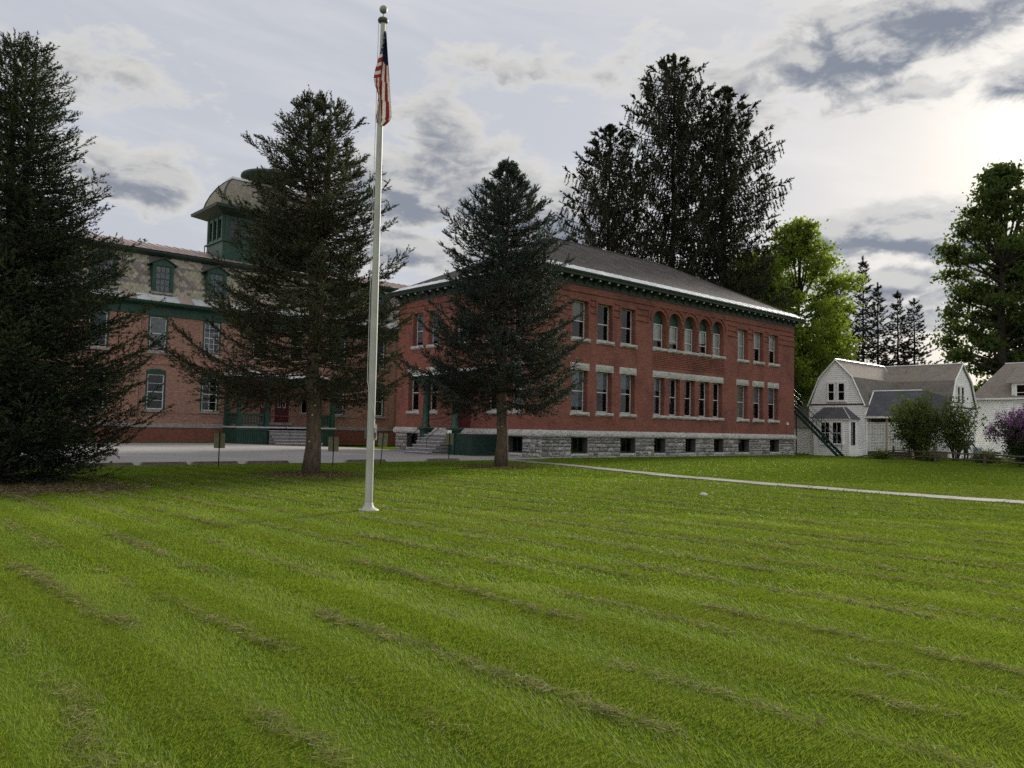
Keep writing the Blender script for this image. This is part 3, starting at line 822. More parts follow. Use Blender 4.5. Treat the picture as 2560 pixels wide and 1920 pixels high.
m.quad(cpl(E1, F0, ZE), cpl(E1 - .75, F0, ZE), cpl(E1 - .75, F0 + RUN, ZE + RUN * sl), cpl(E1 - RUN * .95, F0 + RUN, ZE + RUN * sl))
m.quad(cpl(E0, F0, ZE), cpl(E0, F0 + .75, ZE), cpl(E0 + RUN, F0 + .75, ZE + RUN * sd), cpl(E0 + RUN, F0 + RUN, ZE + RUN * sd))
m.build('metal_corner', MT['metal_pale'], roof)
m = MB(); m.box(24.4, 25.2, 6.9, 7.5, 12.4, 14.35); m.box(24.32, 25.28, 6.82, 7.58, 14.35, 14.5)
m.build('chimney', MT['brick_old'], roof)
m = MB(); SA.box(m, 28.0, 28.14, -.10, 0, 2.42, 2.62); m.build('wall_lamp', MT['white'], hall)

# porch on the short side
PU, PW0, PW1, PZ = -1.9, 5.2, 9.1, 1.32
por = MB(); por.box(PU, -.10, 3.7, 9.0, 1.22, PZ); por.build('porch_deck', MT['step'], hall)
for wc in (8.55, 5.55):
    m = MB(); b = .27
    m.box(PU - b, PU + b, wc - b, wc + b, -.05, 1.45); m.box(PU - .33, PU + .33, wc - .33, wc + .33, 1.45, 1.53); m.box(PU - .40, PU + .40, wc - .40, wc + .40, 1.53, 1.63)
    m.build('porch_pier', MT['green'], hall)
    m = MB(); m.lathe([(.30, 1.635), (.30, 1.72), (.25, 1.78), (.22, 1.84), (.215, 2.6), (.185, 4.3), (.22, 4.34), (.26, 4.42), (.28, 4.5)], (PU, wc, 0), 18)
    m.build('porch_column', MT['green'], hall, True)
m = MB(); m.box(PU - .3, 0, 4.9, 9.2, 4.5, 4.95); m.build('porch_beam', MT['green'], hall)
m = MB(); m.quad((PU - .6, 4.6, 4.95), (PU - .6, 9.5, 4.95), (0, 9.5, 5.5), (0, 4.6, 5.5)); m.quad((PU - .6, 4.6, 4.9), (PU - .6, 9.5, 4.9), (PU - .6, 9.5, 5.0), (PU - .6, 4.6, 5.0)); m.build('porch_roof', MT['metal_pale'], hall)
m = MB(); m.box(PU - .2, -.05, 3.66, 5.27, -.05, 1.30); m.build('porch_skirt', MT['iron_green'], hall)
m = MB(); m.box(PU + .05, -.05, 8.83, 8.98, -.05, 1.30); m.build('porch_skirt', MT['iron_green'], hall)
for k in range(6):
    m = MB(); u1 = PU - .3 - .30 * (5 - k); m.box(u1, PU + .3, 5.84, 8.26, -.05 + k * .21, .125 + k * .21); st_ = m.build('step', MT['riser'], hall); m = MB(); m.box(u1 - .04, u1 + .32, 5.82, 8.28, .127 + k * .21, .16 + k * .21); m.build('tread', MT['step'], st_)
for wc in (6.1, 8.1):
    m = MB(); m.tube([(PU - 1.7, wc, .1), (PU - 1.7, wc, .95), (PU - .2, wc, 2.1), (PU + 1.2, wc, 2.3)], .025, 6); m.build('handrail', MT['iron_green'], hall)
m = MB(); m.box(PU - .42, PU - .40, 5.35, 5.75, 1.15, 1.5); m.build('notice', MT['white'], hall)

# ---------------------------------------------------------------- fire escape at the far end
fe = empty('fire_escape', uw(30.3, -3.5), ROTZ)
tag(fe, 'dark green iron fire escape stair leaning down from the far end of the brick hall', 'stair')
def fl(u, w, z): return (u - 30.3, w + 3.5, z)
SLP = 0.965
def fz(w): return (-3.55 - w) * -SLP
for us in (29.85, 30.75):
    m = MB()
    for (w0, w1) in ((-3.55, 3.2),):
        a, b = (us - 30.3), .03
        m.prism([(w0 + 3.5, 0.0), (w0 + 3.5 + .32, 0.0), (w1 + 3.5, fz(w1) - .32), (w1 + 3.5, fz(w1))], lambda y, z, t: (a + t, y, z), -.025, .025)
    m.build('stringer', MT['iron_green'], fe)
w = -3.3
k = 0
while w < 3.0:
    m = MB(); z = fz(w) - .12
    m.box(29.87 - 30.3, 30.73 - 30.3, w + 3.5 - .13, w + 3.5 + .12, z - .03, z); m.build('tread', MT['iron_green'], fe); w += .23; k += 1
for us in (29.85, 30.75):
    for hh in (1.25, .75):
        m = MB(); m.tube([fl(us, -3.25, fz(-3.25) + hh), fl(us, 3.2, fz(3.2) + hh)], .022, 6); m.build('handrail', MT['iron_green'], fe)
    for wp in (-3.25, -1.6, .1, 1.8):
        m = MB(); m.tube([fl(us, wp, fz(wp) - .1), fl(us, wp, fz(wp) + 1.25)], .02, 6); m.build('rail_post', MT['iron_green'], fe)
for (us, ws) in ((30.75, .62), (29.85, 2.6)):
    m = MB(); m.tube([fl(us, ws, -.05), fl(us, ws, fz(ws) - .1)], .05, 8); m.build('support_post', MT['iron_green'], fe)
m = MB(); m.box(-1.0, .6, 6.7, 9.2, fz(3.2) - .08, fz(3.2)); m.build('landing', MT['iron_green'], fe)

# ================================================================ the older brick building with the mansard roof
WL = 24.0
old = empty('mansard_building', C0, ROTZ)
tag(old, 'older pale brick building with slate mansard roof, green trim and a domed tower', 'building')
SL = Side('A', WL)
AX = -4.6
WC = [-17.35, -13.55, -9.8, .6, 4.35, 8.1] + [-21.2, -25.0, -28.8, -32.6]
op1 = [(c - .58, c + .58, 2.48, 5.02) for c in WC]; op2 = [(c - .58, c + .58, 6.48, 8.97) for c in WC]
door1 = (-4.78, -3.58, 1.78, 4.3); door2 = (-5.95, -5.05, 1.78, 4.3)
extra = [(-6.65, -5.5, 6.48, 8.97), (-3.7, -2.55, 6.48, 8.97), (-2.6, -1.5, 2.48, 4.9)]
U0, U1 = -44.0, 13.0
m = MB()
wall_mesh(m, SL, U0, U1, -.3, 9.74, op1 + op2 + [door1, door2] + extra, .26)
m.quad((U1, WL, -.3), (U1, WL + 11, -.3), (U1, WL + 11, 9.7), (U1, WL, 9.7), uv=((0, 0), (11, 0), (11, 10), (0, 10)))
m.quad((U0, WL, -.3), (U0, WL + 11, -.3), (U0, WL + 11, 9.7), (U0, WL, 9.7), uv=((0, 0), (11, 0), (11, 10), (0, 10)))
m.quad((U0, WL + 11, -.3), (U1, WL + 11, -.3), (U1, WL + 11, 9.7), (U0, WL + 11, 9.7), uv=((0, 0), (50, 0), (50, 10), (0, 10)))
m.build('wall', MT['brick_old'], old)
m = MB()
for z0, z1 in ((1.6, 5.6), (5.8, 9.7)): m.box(U0 + .5, U1 - .5, WL + 3, WL + 10.8, z0, z1)
m.box(U0 + .3, U1 - .3, WL + .3, WL + 10.8, 5.6, 5.8); m.box(U0 + .3, U1 - .3, WL + .3, WL + 10.8, 1.4, 1.6)
m.build('interior', MT['room'], old)
for (a0, a1) in ((-16.05, -14.72), (5.5, 5.95), (-20, -19.3)):
    m = MB(); SL.box(m, a0, a1, -.14, .01, 1.56, 8.95); pl = m.build('pilaster', MT['brick_old'], old)
    m = MB(); SL.box(m, a0 - .02, a1 + .02, -.17, .01, 8.952, 9.72); m.build('pilaster_cap', MT['green'], pl)
m = MB()
for z, h in ((6.66, .07), (6.28, .08), (5.63, .09), (2.28, .05)): SL.box(m, U0, U1, -.035, .01, z - h / 2, z + h / 2)
m.build('brick_string_course', MT['brick_old'], old)
m = MB(); SL.box(m, U0 - .05, U1, -.10, .02, 1.27, 1.55); m.build('stone_belt', MT['stone_belt'], old)
m = MB(); SL.box(m, U0 - .05, U1, -.06, .01, -.3, 1.268); m.build('plinth', brick_mat('brick_plinth', (.30, .10, .07), (.22, .075, .055), (.13, .075, .06), (.09, .055, .045), .55, .22, .085, .016), old)
def arch_head(a0, a1, z, parent):
    """segmental green head board with a recess over the window"""
    g = MB(); c = (a0 + a1) / 2; N = 8
    pts = [(a0, z), (a1, z)] + [(c + (a1 - a0) / 2 * math.cos(math.pi * k / N), z + .14 + .26 * math.sin(math.pi * k / N)) for k in range(N + 1)]
    g.prism(pts, lambda x, zz, t: SL(x, t, zz), -.02, .02)
    h = g.build('head_board', MT['green'], parent)
for i, c in enumerate(WC):
    for fl_, (z0, z1) in enumerate(((2.48, 5.02), (6.48, 8.97))):
        bars = {(1, 0): (0, 1), (2, 0): (1, 1), (2, 1): (2, 2)}.get((i, fl_), (0, 0))
        w = sash(old, SL, c - .55, c + .55, z0 + .02, z1 - .12, .07, .06, 'frame', .52 if fl_ else .5, bars, 'curtain' if (fl_ or i == 4 or i == 3) else None, .95)
        m = MB()
        for s in (-1, 1):
            x0, x1 = sorted((c + s * .552, c + s * .66)); SL.box(m, x0, x1, -.012, .10, z0, z1 + .14)
        m.build('jamb', MT['green'], w)
        arch_head(c - .66, c + .66, z1 - .118, w)
        m = MB(); SL.box(m, c - .78, c + .78, -.12, .05, z0 - .16, z0); m.build('sill', MT['stone_belt'], w)
        m = MB()
        for k in range(7): x = c - .54 + k * .18; SL.box(m, x - .03, x + .03, -.05, .01, z0 - .42, z0 - .165)
        m.build('corbel_bricks', MT['brick_old'], w)
for (a0, a1, z0, z1) in extra: sash(old, SL, a0 + .02, a1 - .02, z0 + .02, z1 - .02, .07, .06, 'frame', .5)
for (a0, a1, z0, z1) in (door1, door2):
    m = MB(); SL.box(m, a0 + .05, a1 - .05, .10, .16, z0, z1 - .05)
    d = m.build('door', MT['maroon'], old); cx = (a0 + a1) / 2
    w = sash(d, SL, cx - .32, cx + .32, z0 + 1.12, z1 - .45, .085, .035, 'frame', 0, (2, 1), name='door_window')
    m = MB(); SL.box(m, a1 - .2, a1 - .14, .05, .10, z0 + .95, z0 + 1.05); m.build('door_handle', MT['iron'], d)
    m = MB(); SL.box(m, a0 - .15, a1 + .15, -.25, .05, z0 - .2, z0); m.build('threshold', MT['stone_belt'], d)

# cornice + eave metal
m = MB(); SL.box(m, U0 - .1, U1 + .1, -.09, .02, 8.96, 9.70); m.build('frieze_board', MT['green'], old)
m = MB()
m.prism([(.0, 9.55), (-.35, 9.62), (-.62, 9.66), (-.72, 9.72), (-.76, 9.84), (-.70, 9.88), (.0, 9.88)], lambda d, z, t: SL(t, d, z), U0 - .6, U1 + .6)
m.build('eave_cornice', MT['green'], old)
k = 0; a = -20.0; rg = random.Random(9)
while a < 9.5:
    w_ = .95; g = MB(); d0, d1, z0, z1 = -.74, .02, 9.885, 10.42
    g.quad(SL(a, d0, z0), SL(a + w_, d0, z0), SL(a + w_, d1, z1), SL(a, d1, z1))
    for x in (a + w_ - .05, a + w_ - .01): g.quad(SL(x, d0, z0), SL(x, d1, z1), SL(x, d1, z1 + .05), SL(x, d0, z0 + .05))
    g.quad(SL(a + w_ - .05, d0, z0 + .05), SL(a + w_ - .01, d0, z0 + .05), SL(a + w_ - .01, d1, z1 + .05), SL(a + w_ - .05, d1, z1 + .05))
    g.quad(SL(a, d0, z0 - .02), SL(a + w_, d0, z0 - .02), SL(a + w_, d0, z0), SL(a, d0, z0))
    g.build('eave_metal_panel', MT['metal_rust'] if k % 7 in (1, 4) else MT['metal_mix'], old); a += w_ + .004; k += 1
m = MB()
for (x0, x1) in ((U0 - .5, -20.004), (a, U1 + .5)): m.quad(SL(x0, -.74, 9.885), SL(x1, -.74, 9.885), SL(x1, .02, 10.42), SL(x0, .02, 10.42))
m.build('eave_metal', MT['metal_mix'], old)

# mansard slope with slates
MZ0, MZ1, MD0, MD1 = 10.40, 13.32, .02, .92
def mans(a, s, h=0.0):                          # s: 0..1 up the slope, h: off the surface
    L = math.hypot(MZ1 - MZ0, MD1 - MD0); nx, nz = (MZ1 - MZ0) / L, (MD1 - MD0) / L
    return SL(a, MD0 + (MD1 - MD0) * s - h * nx, MZ0 + (MZ1 - MZ0) * s + h * nz)
SLEN = math.hypot(MZ1 - MZ0, MD1 - MD0)
m = MB()
m.quad(mans(U0, 0), mans(U1, 0), mans(U1, 1), mans(U0, 1), uv=((U0, 0), (U1, 0), (U1, SLEN), (U0, SLEN)))
m.quad((U1, WL + .02, MZ0 - .7), (U1, WL + 11, MZ0 - .7), (U1, WL + 10.1, MZ1), (U1, WL + .92, MZ1)); m.quad((U0, WL + .02, MZ0 - .7), (U0, WL + 11, MZ0 - .7), (U0, WL + 10.1, MZ1), (U0, WL + .92, MZ1))
m.quad((U0, WL + 11, MZ0 - .7), (U1, WL + 11, MZ0 - .7), (U1, WL + 10.1, MZ1), (U0, WL + 10.1, MZ1))
m.build('mansard_base', MT['mortar_dark'], old)
DORM = [-17.1, -13.38, -9.6, .5, 4.35, 8.1, -21.0, -24.8]
PIT, ROW = .30, .212
def slate_outline(kind):
    w, h = PIT - .012, ROW * 1.35
    if kind == 'hex': return [(-w * .22, 0), (w * .22, 0), (w / 2, h * .36), (w / 2, h), (-w / 2, h), (-w / 2, h * .36)]
    return [(-w / 2, 0), (w / 2, 0), (w / 2, h), (-w / 2, h)]
ang_m = math.atan2(MD1 - MD0, MZ1 - MZ0)
SM = {}
for kind in ('hex', 'rect'):
    for c in ('slate_yellow', 'slate_purple'):
        g = MB(); P = slate_outline(kind)
        g.prism(P, lambda x, z, t: (x, t - .010 * (1 - z / .28), z), -.014, 0.0)
        SM[kind, c] = g.mesh('slate_' + kind, MT[c])
bulk = MB(); nrow = int(SLEN / ROW); rg = random.Random(4); cnt = 0
for r in range(nrow):
    s = r * ROW / SLEN
    hexr = 3 <= r <= 10
    x = -18.3 + (PIT / 2 if r % 2 else 0)
    while x < 9.0:
        if not any(abs(x - c) < .78 and s < .92 for c in DORM):
            band = (r in (3, 10)) or (hexr and (int(x / PIT * .5 + r * .5) % 4 == 0 or rg.random() < .16))
            colr = 'slate_purple' if (band or (not hexr and rg.random() < .08)) else 'slate_yellow'
            kind = 'hex' if hexr else 'rect'
            p = mans(x, s, .006)
            if -16.1 < x < -8.7 and cnt < 300:
                o = link_mesh('slate', SM[kind, colr], old); o.location = p; o.rotation_euler = (-ang_m, rg.uniform(-.03, .03), 0); cnt += 1
            else:
                bulk.cur = 0 if colr == 'slate_yellow' else 1
                bulk.quad(*[mans(x + q[0], s + q[1] / SLEN, .02 - .012 * q[1] / .28) for q in slate_outline(kind)])
        x += PIT
o = bulk.build('slates', [MT['slate_yellow'], MT['slate_purple']], old); o['kind'] = 'stuff'
# dormers
for i, c in enumerate(DORM):
    d = empty('dormer', (c, WL, 10.42), 0, old)
    SDm = Side('A', 0.0)
    m = MB()
    f0 = -.05
    for s in (-1, 1):
        x0, x1 = sorted((s * .50, s * .70)); SDm.box(m, x0, x1, f0, f0 + .10, .20, 2.02)
        m.quad((s * .69, f0 + .1, .1), (s * .69, .75, .1), (s * .69, .95, 2.02), (s * .69, f0 + .1, 2.02))
    m.prism([(-.74, 2.02), (.74, 2.02), (.74, 2.14), (0, 2.52), (-.74, 2.14)], lambda x, z, t: (x, t, z), f0 - .02, f0 + .10)
    m.build('dormer_face', MT['green'], d)
    m = MB()
    for s in (-1, 1): m.prism([(s * .93, 2.06), (s * .93, 2.12), (0, 2.63), (0, 2.57)], lambda x, z, t: (x, t, z), f0 - .14, 1.25)
    m.build('dormer_roof', MT['green_dark'], d)
    m = MB(); N = 10
    for k in range(N):
        t0, t1 = 2 * math.pi * k / N, 2 * math.pi * (k + 1) / N
        for r0, r1 in ((.09, .13),): m.quad(*[(r * math.cos(t), f0 - .03, 2.27 + r * math.sin(t)) for r, t in ((r0, t0), (r0, t1), (r1, t1), (r1, t0))])
    m.build('roundel', MT['green_dark'], d)
    m = MB(); SDm.box(m, -.74, .74, f0 - .06, f0 + .12, .03, .20); m.build('dormer_sill', MT['stone_belt'], d)
    sash(d, SDm, -.50, .50, .21, 2.02, f0 + .06, .045, 'green', .5, (2, 1), 'curtain', .98)
# upper cornice and metal roof
m = MB()
m.prism([(1.2, 13.2), (.72, 13.25), (.60, 13.34), (.52, 13.44), (.50, 13.56), (1.2, 13.60)], lambda d, z, t: SL(t, d, z), U0, U1)
m.build('upper_cornice', MT['green_dark'], old)
RW, RZ = 5.3, 15.02
a = -24.0
while a < 12.9:
    w_ = .62; g = MB()
    z0 = 13.605
    P = lambda x, s, h: SL(x, .50 + (RW - .5) * s, z0 + (RZ - z0) * s + h)
    g.quad(P(a, 0, 0), P(a + w_, 0, 0), P(a + w_, 1, 0), P(a, 1, 0))
    g.quad(P(a + w_ - .025, 0, .045), P(a + w_ - .003, 0, .045), P(a + w_ - .003, 1, .045), P(a + w_ - .025, 1, .045))
    for x in (a + w_ - .025, a + w_ - .003): g.quad(P(x, 0, 0), P(x, 1, 0), P(x, 1, .045), P(x, 0, .045))
    g.build('roof_panel', MT['metal_rust'], old); a += w_ + .003
m = MB(); P = lambda x, s: SL(x, .5 + (RW - .5) * s, 13.605 + (RZ - 13.605) * s)
m.quad(P(U0, 0), P(-24.003, 0), P(-24.003, 1), P(U0, 1)); m.quad(SL(U0, RW, RZ), SL(U1, RW, RZ), SL(U1, 10.3, 13.5), SL(U0, 10.3, 13.5))
m.build('roof_metal', MT['metal_rust'], old)

# tower with its curved roof
T0, T1, V0, V1 = -8.70, -.5, WL + 1.5, WL + 4.55
tw = empty('tower', (0, 0, 0), 0, old)
m = MB(); m.box(T0, T1, V0, V1, 13.3, 15.3); m.box(T0 - .12, T1 + .12, V0 - .12, V1 + .12, 15.30, 15.42); m.build('tower_base', MT['green'], tw)
STD = Side('D', T0); STA = Side('A', V0)
winD = [(V0 + .35 + k * .83, V0 + .95 + k * .83, 15.62, 17.05) for k in range(3)]
winA = [(T0 + .55 + k * 1.2, T0 + 1.25 + k * 1.2, 15.62, 17.05) for k in range(6)]
m = MB(); wall_mesh(m, STD, V0, V1, 15.42, 17.35, winD, .14); wall_mesh(m, STA, T0, T1, 15.42, 17.35, winA, .14)
m.quad((T1, V0, 15.42), (T1, V1, 15.42), (T1, V1, 17.35), (T1, V0, 17.35)); m.quad((T0, V1, 15.42), (T1, V1, 15.42), (T1, V1, 17.35), (T0, V1, 17.35))
m.build('tower_wall', MT['green'], tw)
m = MB(); m.box(T0 + .6, T1 - .6, V0 + .6, V1 - .5, 15.4, 17.3); m.build('tower_room', MT['room'], tw)
for w_ in winD: sash(tw, STD, *w_, .10, .04, 'green_dark', .5)
for w_ in winA: sash(tw, STA, *w_, .10, .04, 'green_dark', .5)
for (S_, xs_) in ((STD, [V0 + .17, V0 + 1.06, V0 + 1.89, V1 - .2]), (STA, [T0 + .25 + 1.2 * k for k in range(7)])):
    for x in xs_:
        m = MB(); S_.box(m, x - .10, x + .10, -.05, .0, 15.45, 17.3); m.build('tower_pilaster', MT['green'], tw)
m = MB(); e = .95
def ring(o, z): return [(T0 - o, V0 - o, z), (T1 + o, V0 - o, z), (T1 + o, V1 + o, z), (T0 - o, V1 + o, z)]
RS = [ring(.05, 17.3), ring(e - .12, 17.62), ring(e, 17.66), ring(e + .04, 17.86), ring(.3, 18.16)]
for A, B in zip(RS, RS[1:]):
    for k in range(4): m.quad(A[k], A[(k + 1) % 4], B[(k + 1) % 4], B[k])
m.build('tower_eave', MT['green_dark'], tw)
m = MB(); prof = [(.28, 18.14), (.12, 18.75), (-.12, 19.35), (-.48, 19.95), (-.85, 20.35), (-1.0, 20.45)]
Lz = 0
for (o0, z0), (o1, z1) in zip(prof, prof[1:]):
    A, B = ring(o0, z0), ring(o1, z1); dl = math.hypot(o0 - o1, z1 - z0)
    for k in range(4): m.quad(A[k], A[(k + 1) % 4], B[(k + 1) % 4], B[k], uv=((0, Lz), (8 if k % 2 == 0 else 3, Lz), (8 if k % 2 == 0 else 3, Lz + dl), (0, Lz + dl)))
    Lz += dl
m.build('tower_roof', MT['roof_tower'], tw)
m = MB()
for k in range(4): m.tube([ring(o + .02, z)[k] for o, z in prof], .06, 6)
hp = m.build('hip_roll', MT['green'], tw); hp['kind'] = 'stuff'
m = MB(); A, B = ring(-.86, 20.44), ring(-.9, 20.62)
for k in range(4): m.quad(A[k], A[(k + 1) % 4], B[(k + 1) % 4], B[k])
m.quad(*B); m.build('tower_deck', MT['metal_pale'], tw)
m = MB(); m.lathe([(1.5, 20.6), (1.5, 20.95), (2.15, 21.15), (2.25, 21.25), (2.2, 21.42), (1.1, 21.7), (.05, 21.82)], (AX + .1, WL + 2.9, 0), 28)
m.build('round_belvedere', MT['green_dark'], tw, True)
m = MB(); m.tube([(T0 - .28, V1 - .3, 14.0), (T0 - .28, V1 - .3, 15.3)], .035, 6); m.build('vent_pipe', MT['iron'], tw)

# front porch
F0w, PZ0 = 21.5, 1.45
PA0, PA1 = -8.75, -1.0
m = MB(); m.box(PA0 - .05, PA1 + .05, F0w - .05, WL - .10, PZ0 - .10, PZ0); m.build('porch_deck', MT['step'], old)
for (a0, a1) in ((PA0, -6.42), (-2.85, PA1)):
    n = int((a1 - a0) / .16)
    for k in range(n):
        x = a0 + (k + .5) * (a1 - a0) / n; m = MB(); m.box(x - .062, x + .062, F0w + .03, F0w + .06, -.05, 1.18); m.build('skirt_board', MT['green'], old)
    m = MB(); m.box(a0, a1, F0w - .01, F0w + .08, 1.18, 1.345); m.build('skirt_rail', MT['green'], old)
    m = MB(); m.box(a0, a1, F0w + .065, F0w + .085, -.05, 1.18); m.build('skirt_backing', MT['green_dark'], old)
for x in (PA0, PA1 - .06):
    n = 14
    for k in range(n):
        y = F0w + .1 + (k + .5) * 2.3 / n; m = MB(); m.box(x, x + .06, y - .07, y + .07, -.05, 1.34); m.build('skirt_board', MT['green'], old)
for (x, y) in ((PA0 + .17, F0w + .17), (-6.5, F0w + .17), (-2.85, F0w + .17), (PA1 - .17, F0w + .17), (PA0 + .17, WL - .22), (PA1 - .17, WL - .22)):
    m = MB(); m.box(x - .16, x + .16, y - .16, y + .16, PZ0, PZ0 + 1.0); m.box(x - .13, x + .13, y - .13, y + .13, PZ0 + 1.0, 4.55); m.box(x - .18, x + .18, y - .18, y + .18, 4.4, 4.55)
    m.build('porch_post', MT['green'], old)
def rail(a0, a1, b0, b1):
    m = MB(); m.box(a0, a1, b0, b1, PZ0 + .84, PZ0 + .95); m.build('hand_rail', MT['green'], old)
    m = MB(); m.box(a0, a1, b0 + .015, b1 - .015, PZ0 + .14, PZ0 + .22); m.build('bottom_rail', MT['green'], old)
    horiz = (a1 - a0) > (b1 - b0); L = (a1 - a0) if horiz else (b1 - b0); n = max(2, int(L / .20))
    for k in range(n):
        t = (k + .5) / n * L; m = MB()
        if horiz: m.box(a0 + t - .055, a0 + t + .055, b0 + .03, b1 - .03, PZ0 + .22, PZ0 + .84)
        else: m.box(a0 + .03, a1 - .03, b0 + t - .055, b0 + t + .055, PZ0 + .22, PZ0 + .84)
        m.build('baluster', MT['green'], old)
rail(PA0 + .33, -6.66, F0w + .12, F0w + .22); rail(-2.69, PA1 - .33, F0w + .12, F0w + .22); rail(PA0 + .12, PA0 + .22, F0w + .33, WL - .38); rail(PA1 - .22, PA1 - .12, F0w + .33, WL - .38)
for k in range(6):
    m = MB(); y1 = F0w - .06 - .30 * (5 - k); z = .03 + k * .225
    m.box(-6.38, -2.9, y1 - .30, F0w - .05, -.05 if k == 0 else z - .19, z + .0); st_ = m.build('step', MT['riser'], old); m = MB(); m.box(-6.42, -2.86, y1 - .34, y1 + .02, z + .002, z + .045); m.build('tread', MT['step'], st_)
for x in (-5.6, -3.0):
    m = MB(); m.tube([(x, F0w - 1.75, 0), (x, F0w - 1.75, .95), (x, F0w - .1, 2.2)], .024, 6); m.build('stair_rail', MT['iron'], old)
m = MB(); m.box(PA0 - .1, PA1 + .1, F0w, WL - .02, 4.552, 5.0); m.build('porch_beam', MT['green'], old)
m = MB()
A, B = [(PA0 - .4, F0w - .35, 5.0), (PA1 + .4, F0w - .35, 5.0), (PA1 + .4, WL - .01, 5.0), (PA0 - .4, WL - .01, 5.0)], [(PA0 + .6, WL - .5, 5.55), (PA1 - .6, WL - .5, 5.55), (PA1 - .6, WL - .01, 5.6), (PA0 + .6, WL - .01, 5.6)]
for k in range(3 + 1): m.quad(A[k], A[(k + 1) % 4], B[(k + 1) % 4], B[k])
m.quad(*B); m.quad(*A); m.build('porch_roof', MT['metal_pale'], old)
# grass verge along the wall
m = MB()
for (a0, a1) in ((U0, PA0 - .1), (PA1 + .1, 12.9)): zg = .265 if a0 < -20 else .12; m.quad((a0, 22.6, zg), (a1, 22.6, .265 if a0 < -20 else .03), (a1, WL, .29 if a0 < -20 else .06), (a0, WL, zg + .03))
vg = m.build('grass_verge', lawn.data.materials[0]); vg.location = C0; vg.rotation_euler = (0, 0, ROTZ); tag(vg, kind='structure')

# ================================================================ white houses
GH = -.22
MT['room_shade'] = plain('room_shade_black', (.012, .012, .013), (.008, .008, .009), .9, 2)  # black colour standing in for the darkness of the rooms
MT['porch_shade_tan'] = plain('porch_shade_tan', (.15, .125, .095), (.11, .095, .075), .9, 2)  # dark tan, the gloom inside the porch put into the colour
def clap(mb, P, a0, a1, z0, z1, outline=None, step=.18):
    """lapped boards on a wall; P(a, d, z) with d outwards; outline(z)->(a0,a1) trims gables"""
    z = z0
    while z < z1 - .01:
        h = min(step, z1 - z)
        A = outline(z + .001) if outline else (a0, a1); B = outline(z + h - .001) if outline else (a0, a1)
        if B[1] - B[0] > .03:
            mb.quad(P(A[0], 0.034, z), P(A[1], 0.034, z), P(B[1], .006, z + h), P(B[0], .006, z + h))
            mb.quad(P(A[0], 0, z), P(A[1], 0, z), P(A[1], 0.034, z), P(A[0], 0.034, z))
        z += h
def hwin(parent, S, a0, a1, z0, z1, bars=(0, 0), out=-1):
    """white sash with flat casing on a clapboard wall"""
    w = sash(parent, S, a0, a1, z0, z1, -.115, .045, 'white', .5, bars)
    m = MB()
    S.box(m, a0 - .11, a0 - .002, -.145, .0, z0, z1); S.box(m, a1 + .002, a1 + .11, -.145, .0, z0, z1)
    S.box(m, a0 - .14, a1 + .14, -.155, .0, z1 + .002, z1 + .14); S.box(m, a0 - .14, a1 + .14, -.185, .0, z0 - .09, z0 - .002)
    m.build('casing', MT['white'], w)
    m = MB(); q = [S(a0, -.082, z0), S(a1, -.082, z0), S(a1, -.082, z1), S(a0, -.082, z1)]; m.quad(*q); m.build('room_shade_sheet', MT['room_shade'], w)  # flat black sheet behind the glass, painted in place of a shaded room
    return w

house = empty('white_house', uw(37, 0, 0), ROTZ)
tag(house, 'small white clapboard house with crossed gambrel slate roofs behind the fire escape', 'house')
def h(u, w, z): return (u - 37, w, z)
SF = Side('D', 0.0)                                # front gable faces the lawn
WA, WB, KA, KB, WR = -2.35, 2.59, -1.38, 1.65, .14
ZE_, ZK, ZT = 4.37, 6.83, 8.41
def gout(z):
    if z < ZE_: return (WA, WB)
    if z < ZK: t = (z - ZE_) / (ZK - ZE_); return (WA + (KA - WA) * t, WB + (KB - WB) * t)
    t = min((z - ZK) / (ZT - ZK), 1); return (KA + (WR - KA) * t, KB + (WR - KB) * t)
m = MB(); Pf = lambda a, d, z: h(37 - d, a, z)
clap(m, Pf, WA, WB, GH - .1, ZE_); clap(m, Pf, WA, WB, ZE_ + .12, ZT, gout)
Ps = lambda a, d, z: h(a, WA - d, z)
clap(m, Ps, 37.02, 44.2, GH - .1, ZE_ + .1)
m.quad(h(37, WB, GH), h(47, WB, GH), h(47, WB, ZE_), h(37, WB, ZE_))
G0, G1, WG, UJ, KG0, KG1 = 44.24, 50.69, -6.71, 47.21, 45.27, 49.42
def gout2(z):
    if z < ZE_: return (G0, G1)
    if z < ZK: t = (z - ZE_) / (ZK - ZE_); return (G0 + (KG0 - G0) * t, G1 + (KG1 - G1) * t)
    t = min((z - ZK) / (ZT - ZK), 1); return (KG0 + (UJ - KG0) * t, KG1 + (UJ - KG1) * t)
Pg = lambda a, d, z: h(a, WG - d, z)
clap(m, Pg, G0, G1, GH - .1, ZE_); clap(m, Pg, G0, G1, ZE_ + .12, ZT, gout2)
Pw = lambda a, d, z: h(G0 - d, a, z)
clap(m, Pw, WG, WA, GH - .1, ZE_ + .1)
m.quad(h(G1, WG, GH), h(G1, 6, GH), h(G1, 6, ZE_), h(G1, WG, ZE_))
m.build('clapboard_wall', MT['siding'], house)
for (pts) in ((h(37 - .05, WA, 0), h(37 - .05, WB, 0)),):
    m = MB(); m.box(-.06, -.005, WA - .03, WB + .03, ZE_ - .02, ZE_ + .11); m.build('belt_board', MT['wood_grey'], house)
m = MB(); m.box(G0 - 37 - .03, G1 - 37 + .03, WG - .06, WG - .005, ZE_ - .02, ZE_ + .11); m.build('belt_board', MT['wood_grey'], house)
for (u_, w_) in ((37, WA), (37, WB), (G0, WG), (G1, WG)):
    m = MB(); x, y = u_ - 37, w_; m.box(x - .07, x + .05, y - .06, y + .06, GH - .1, ZE_); m.build('corner_board', MT['white'], house)
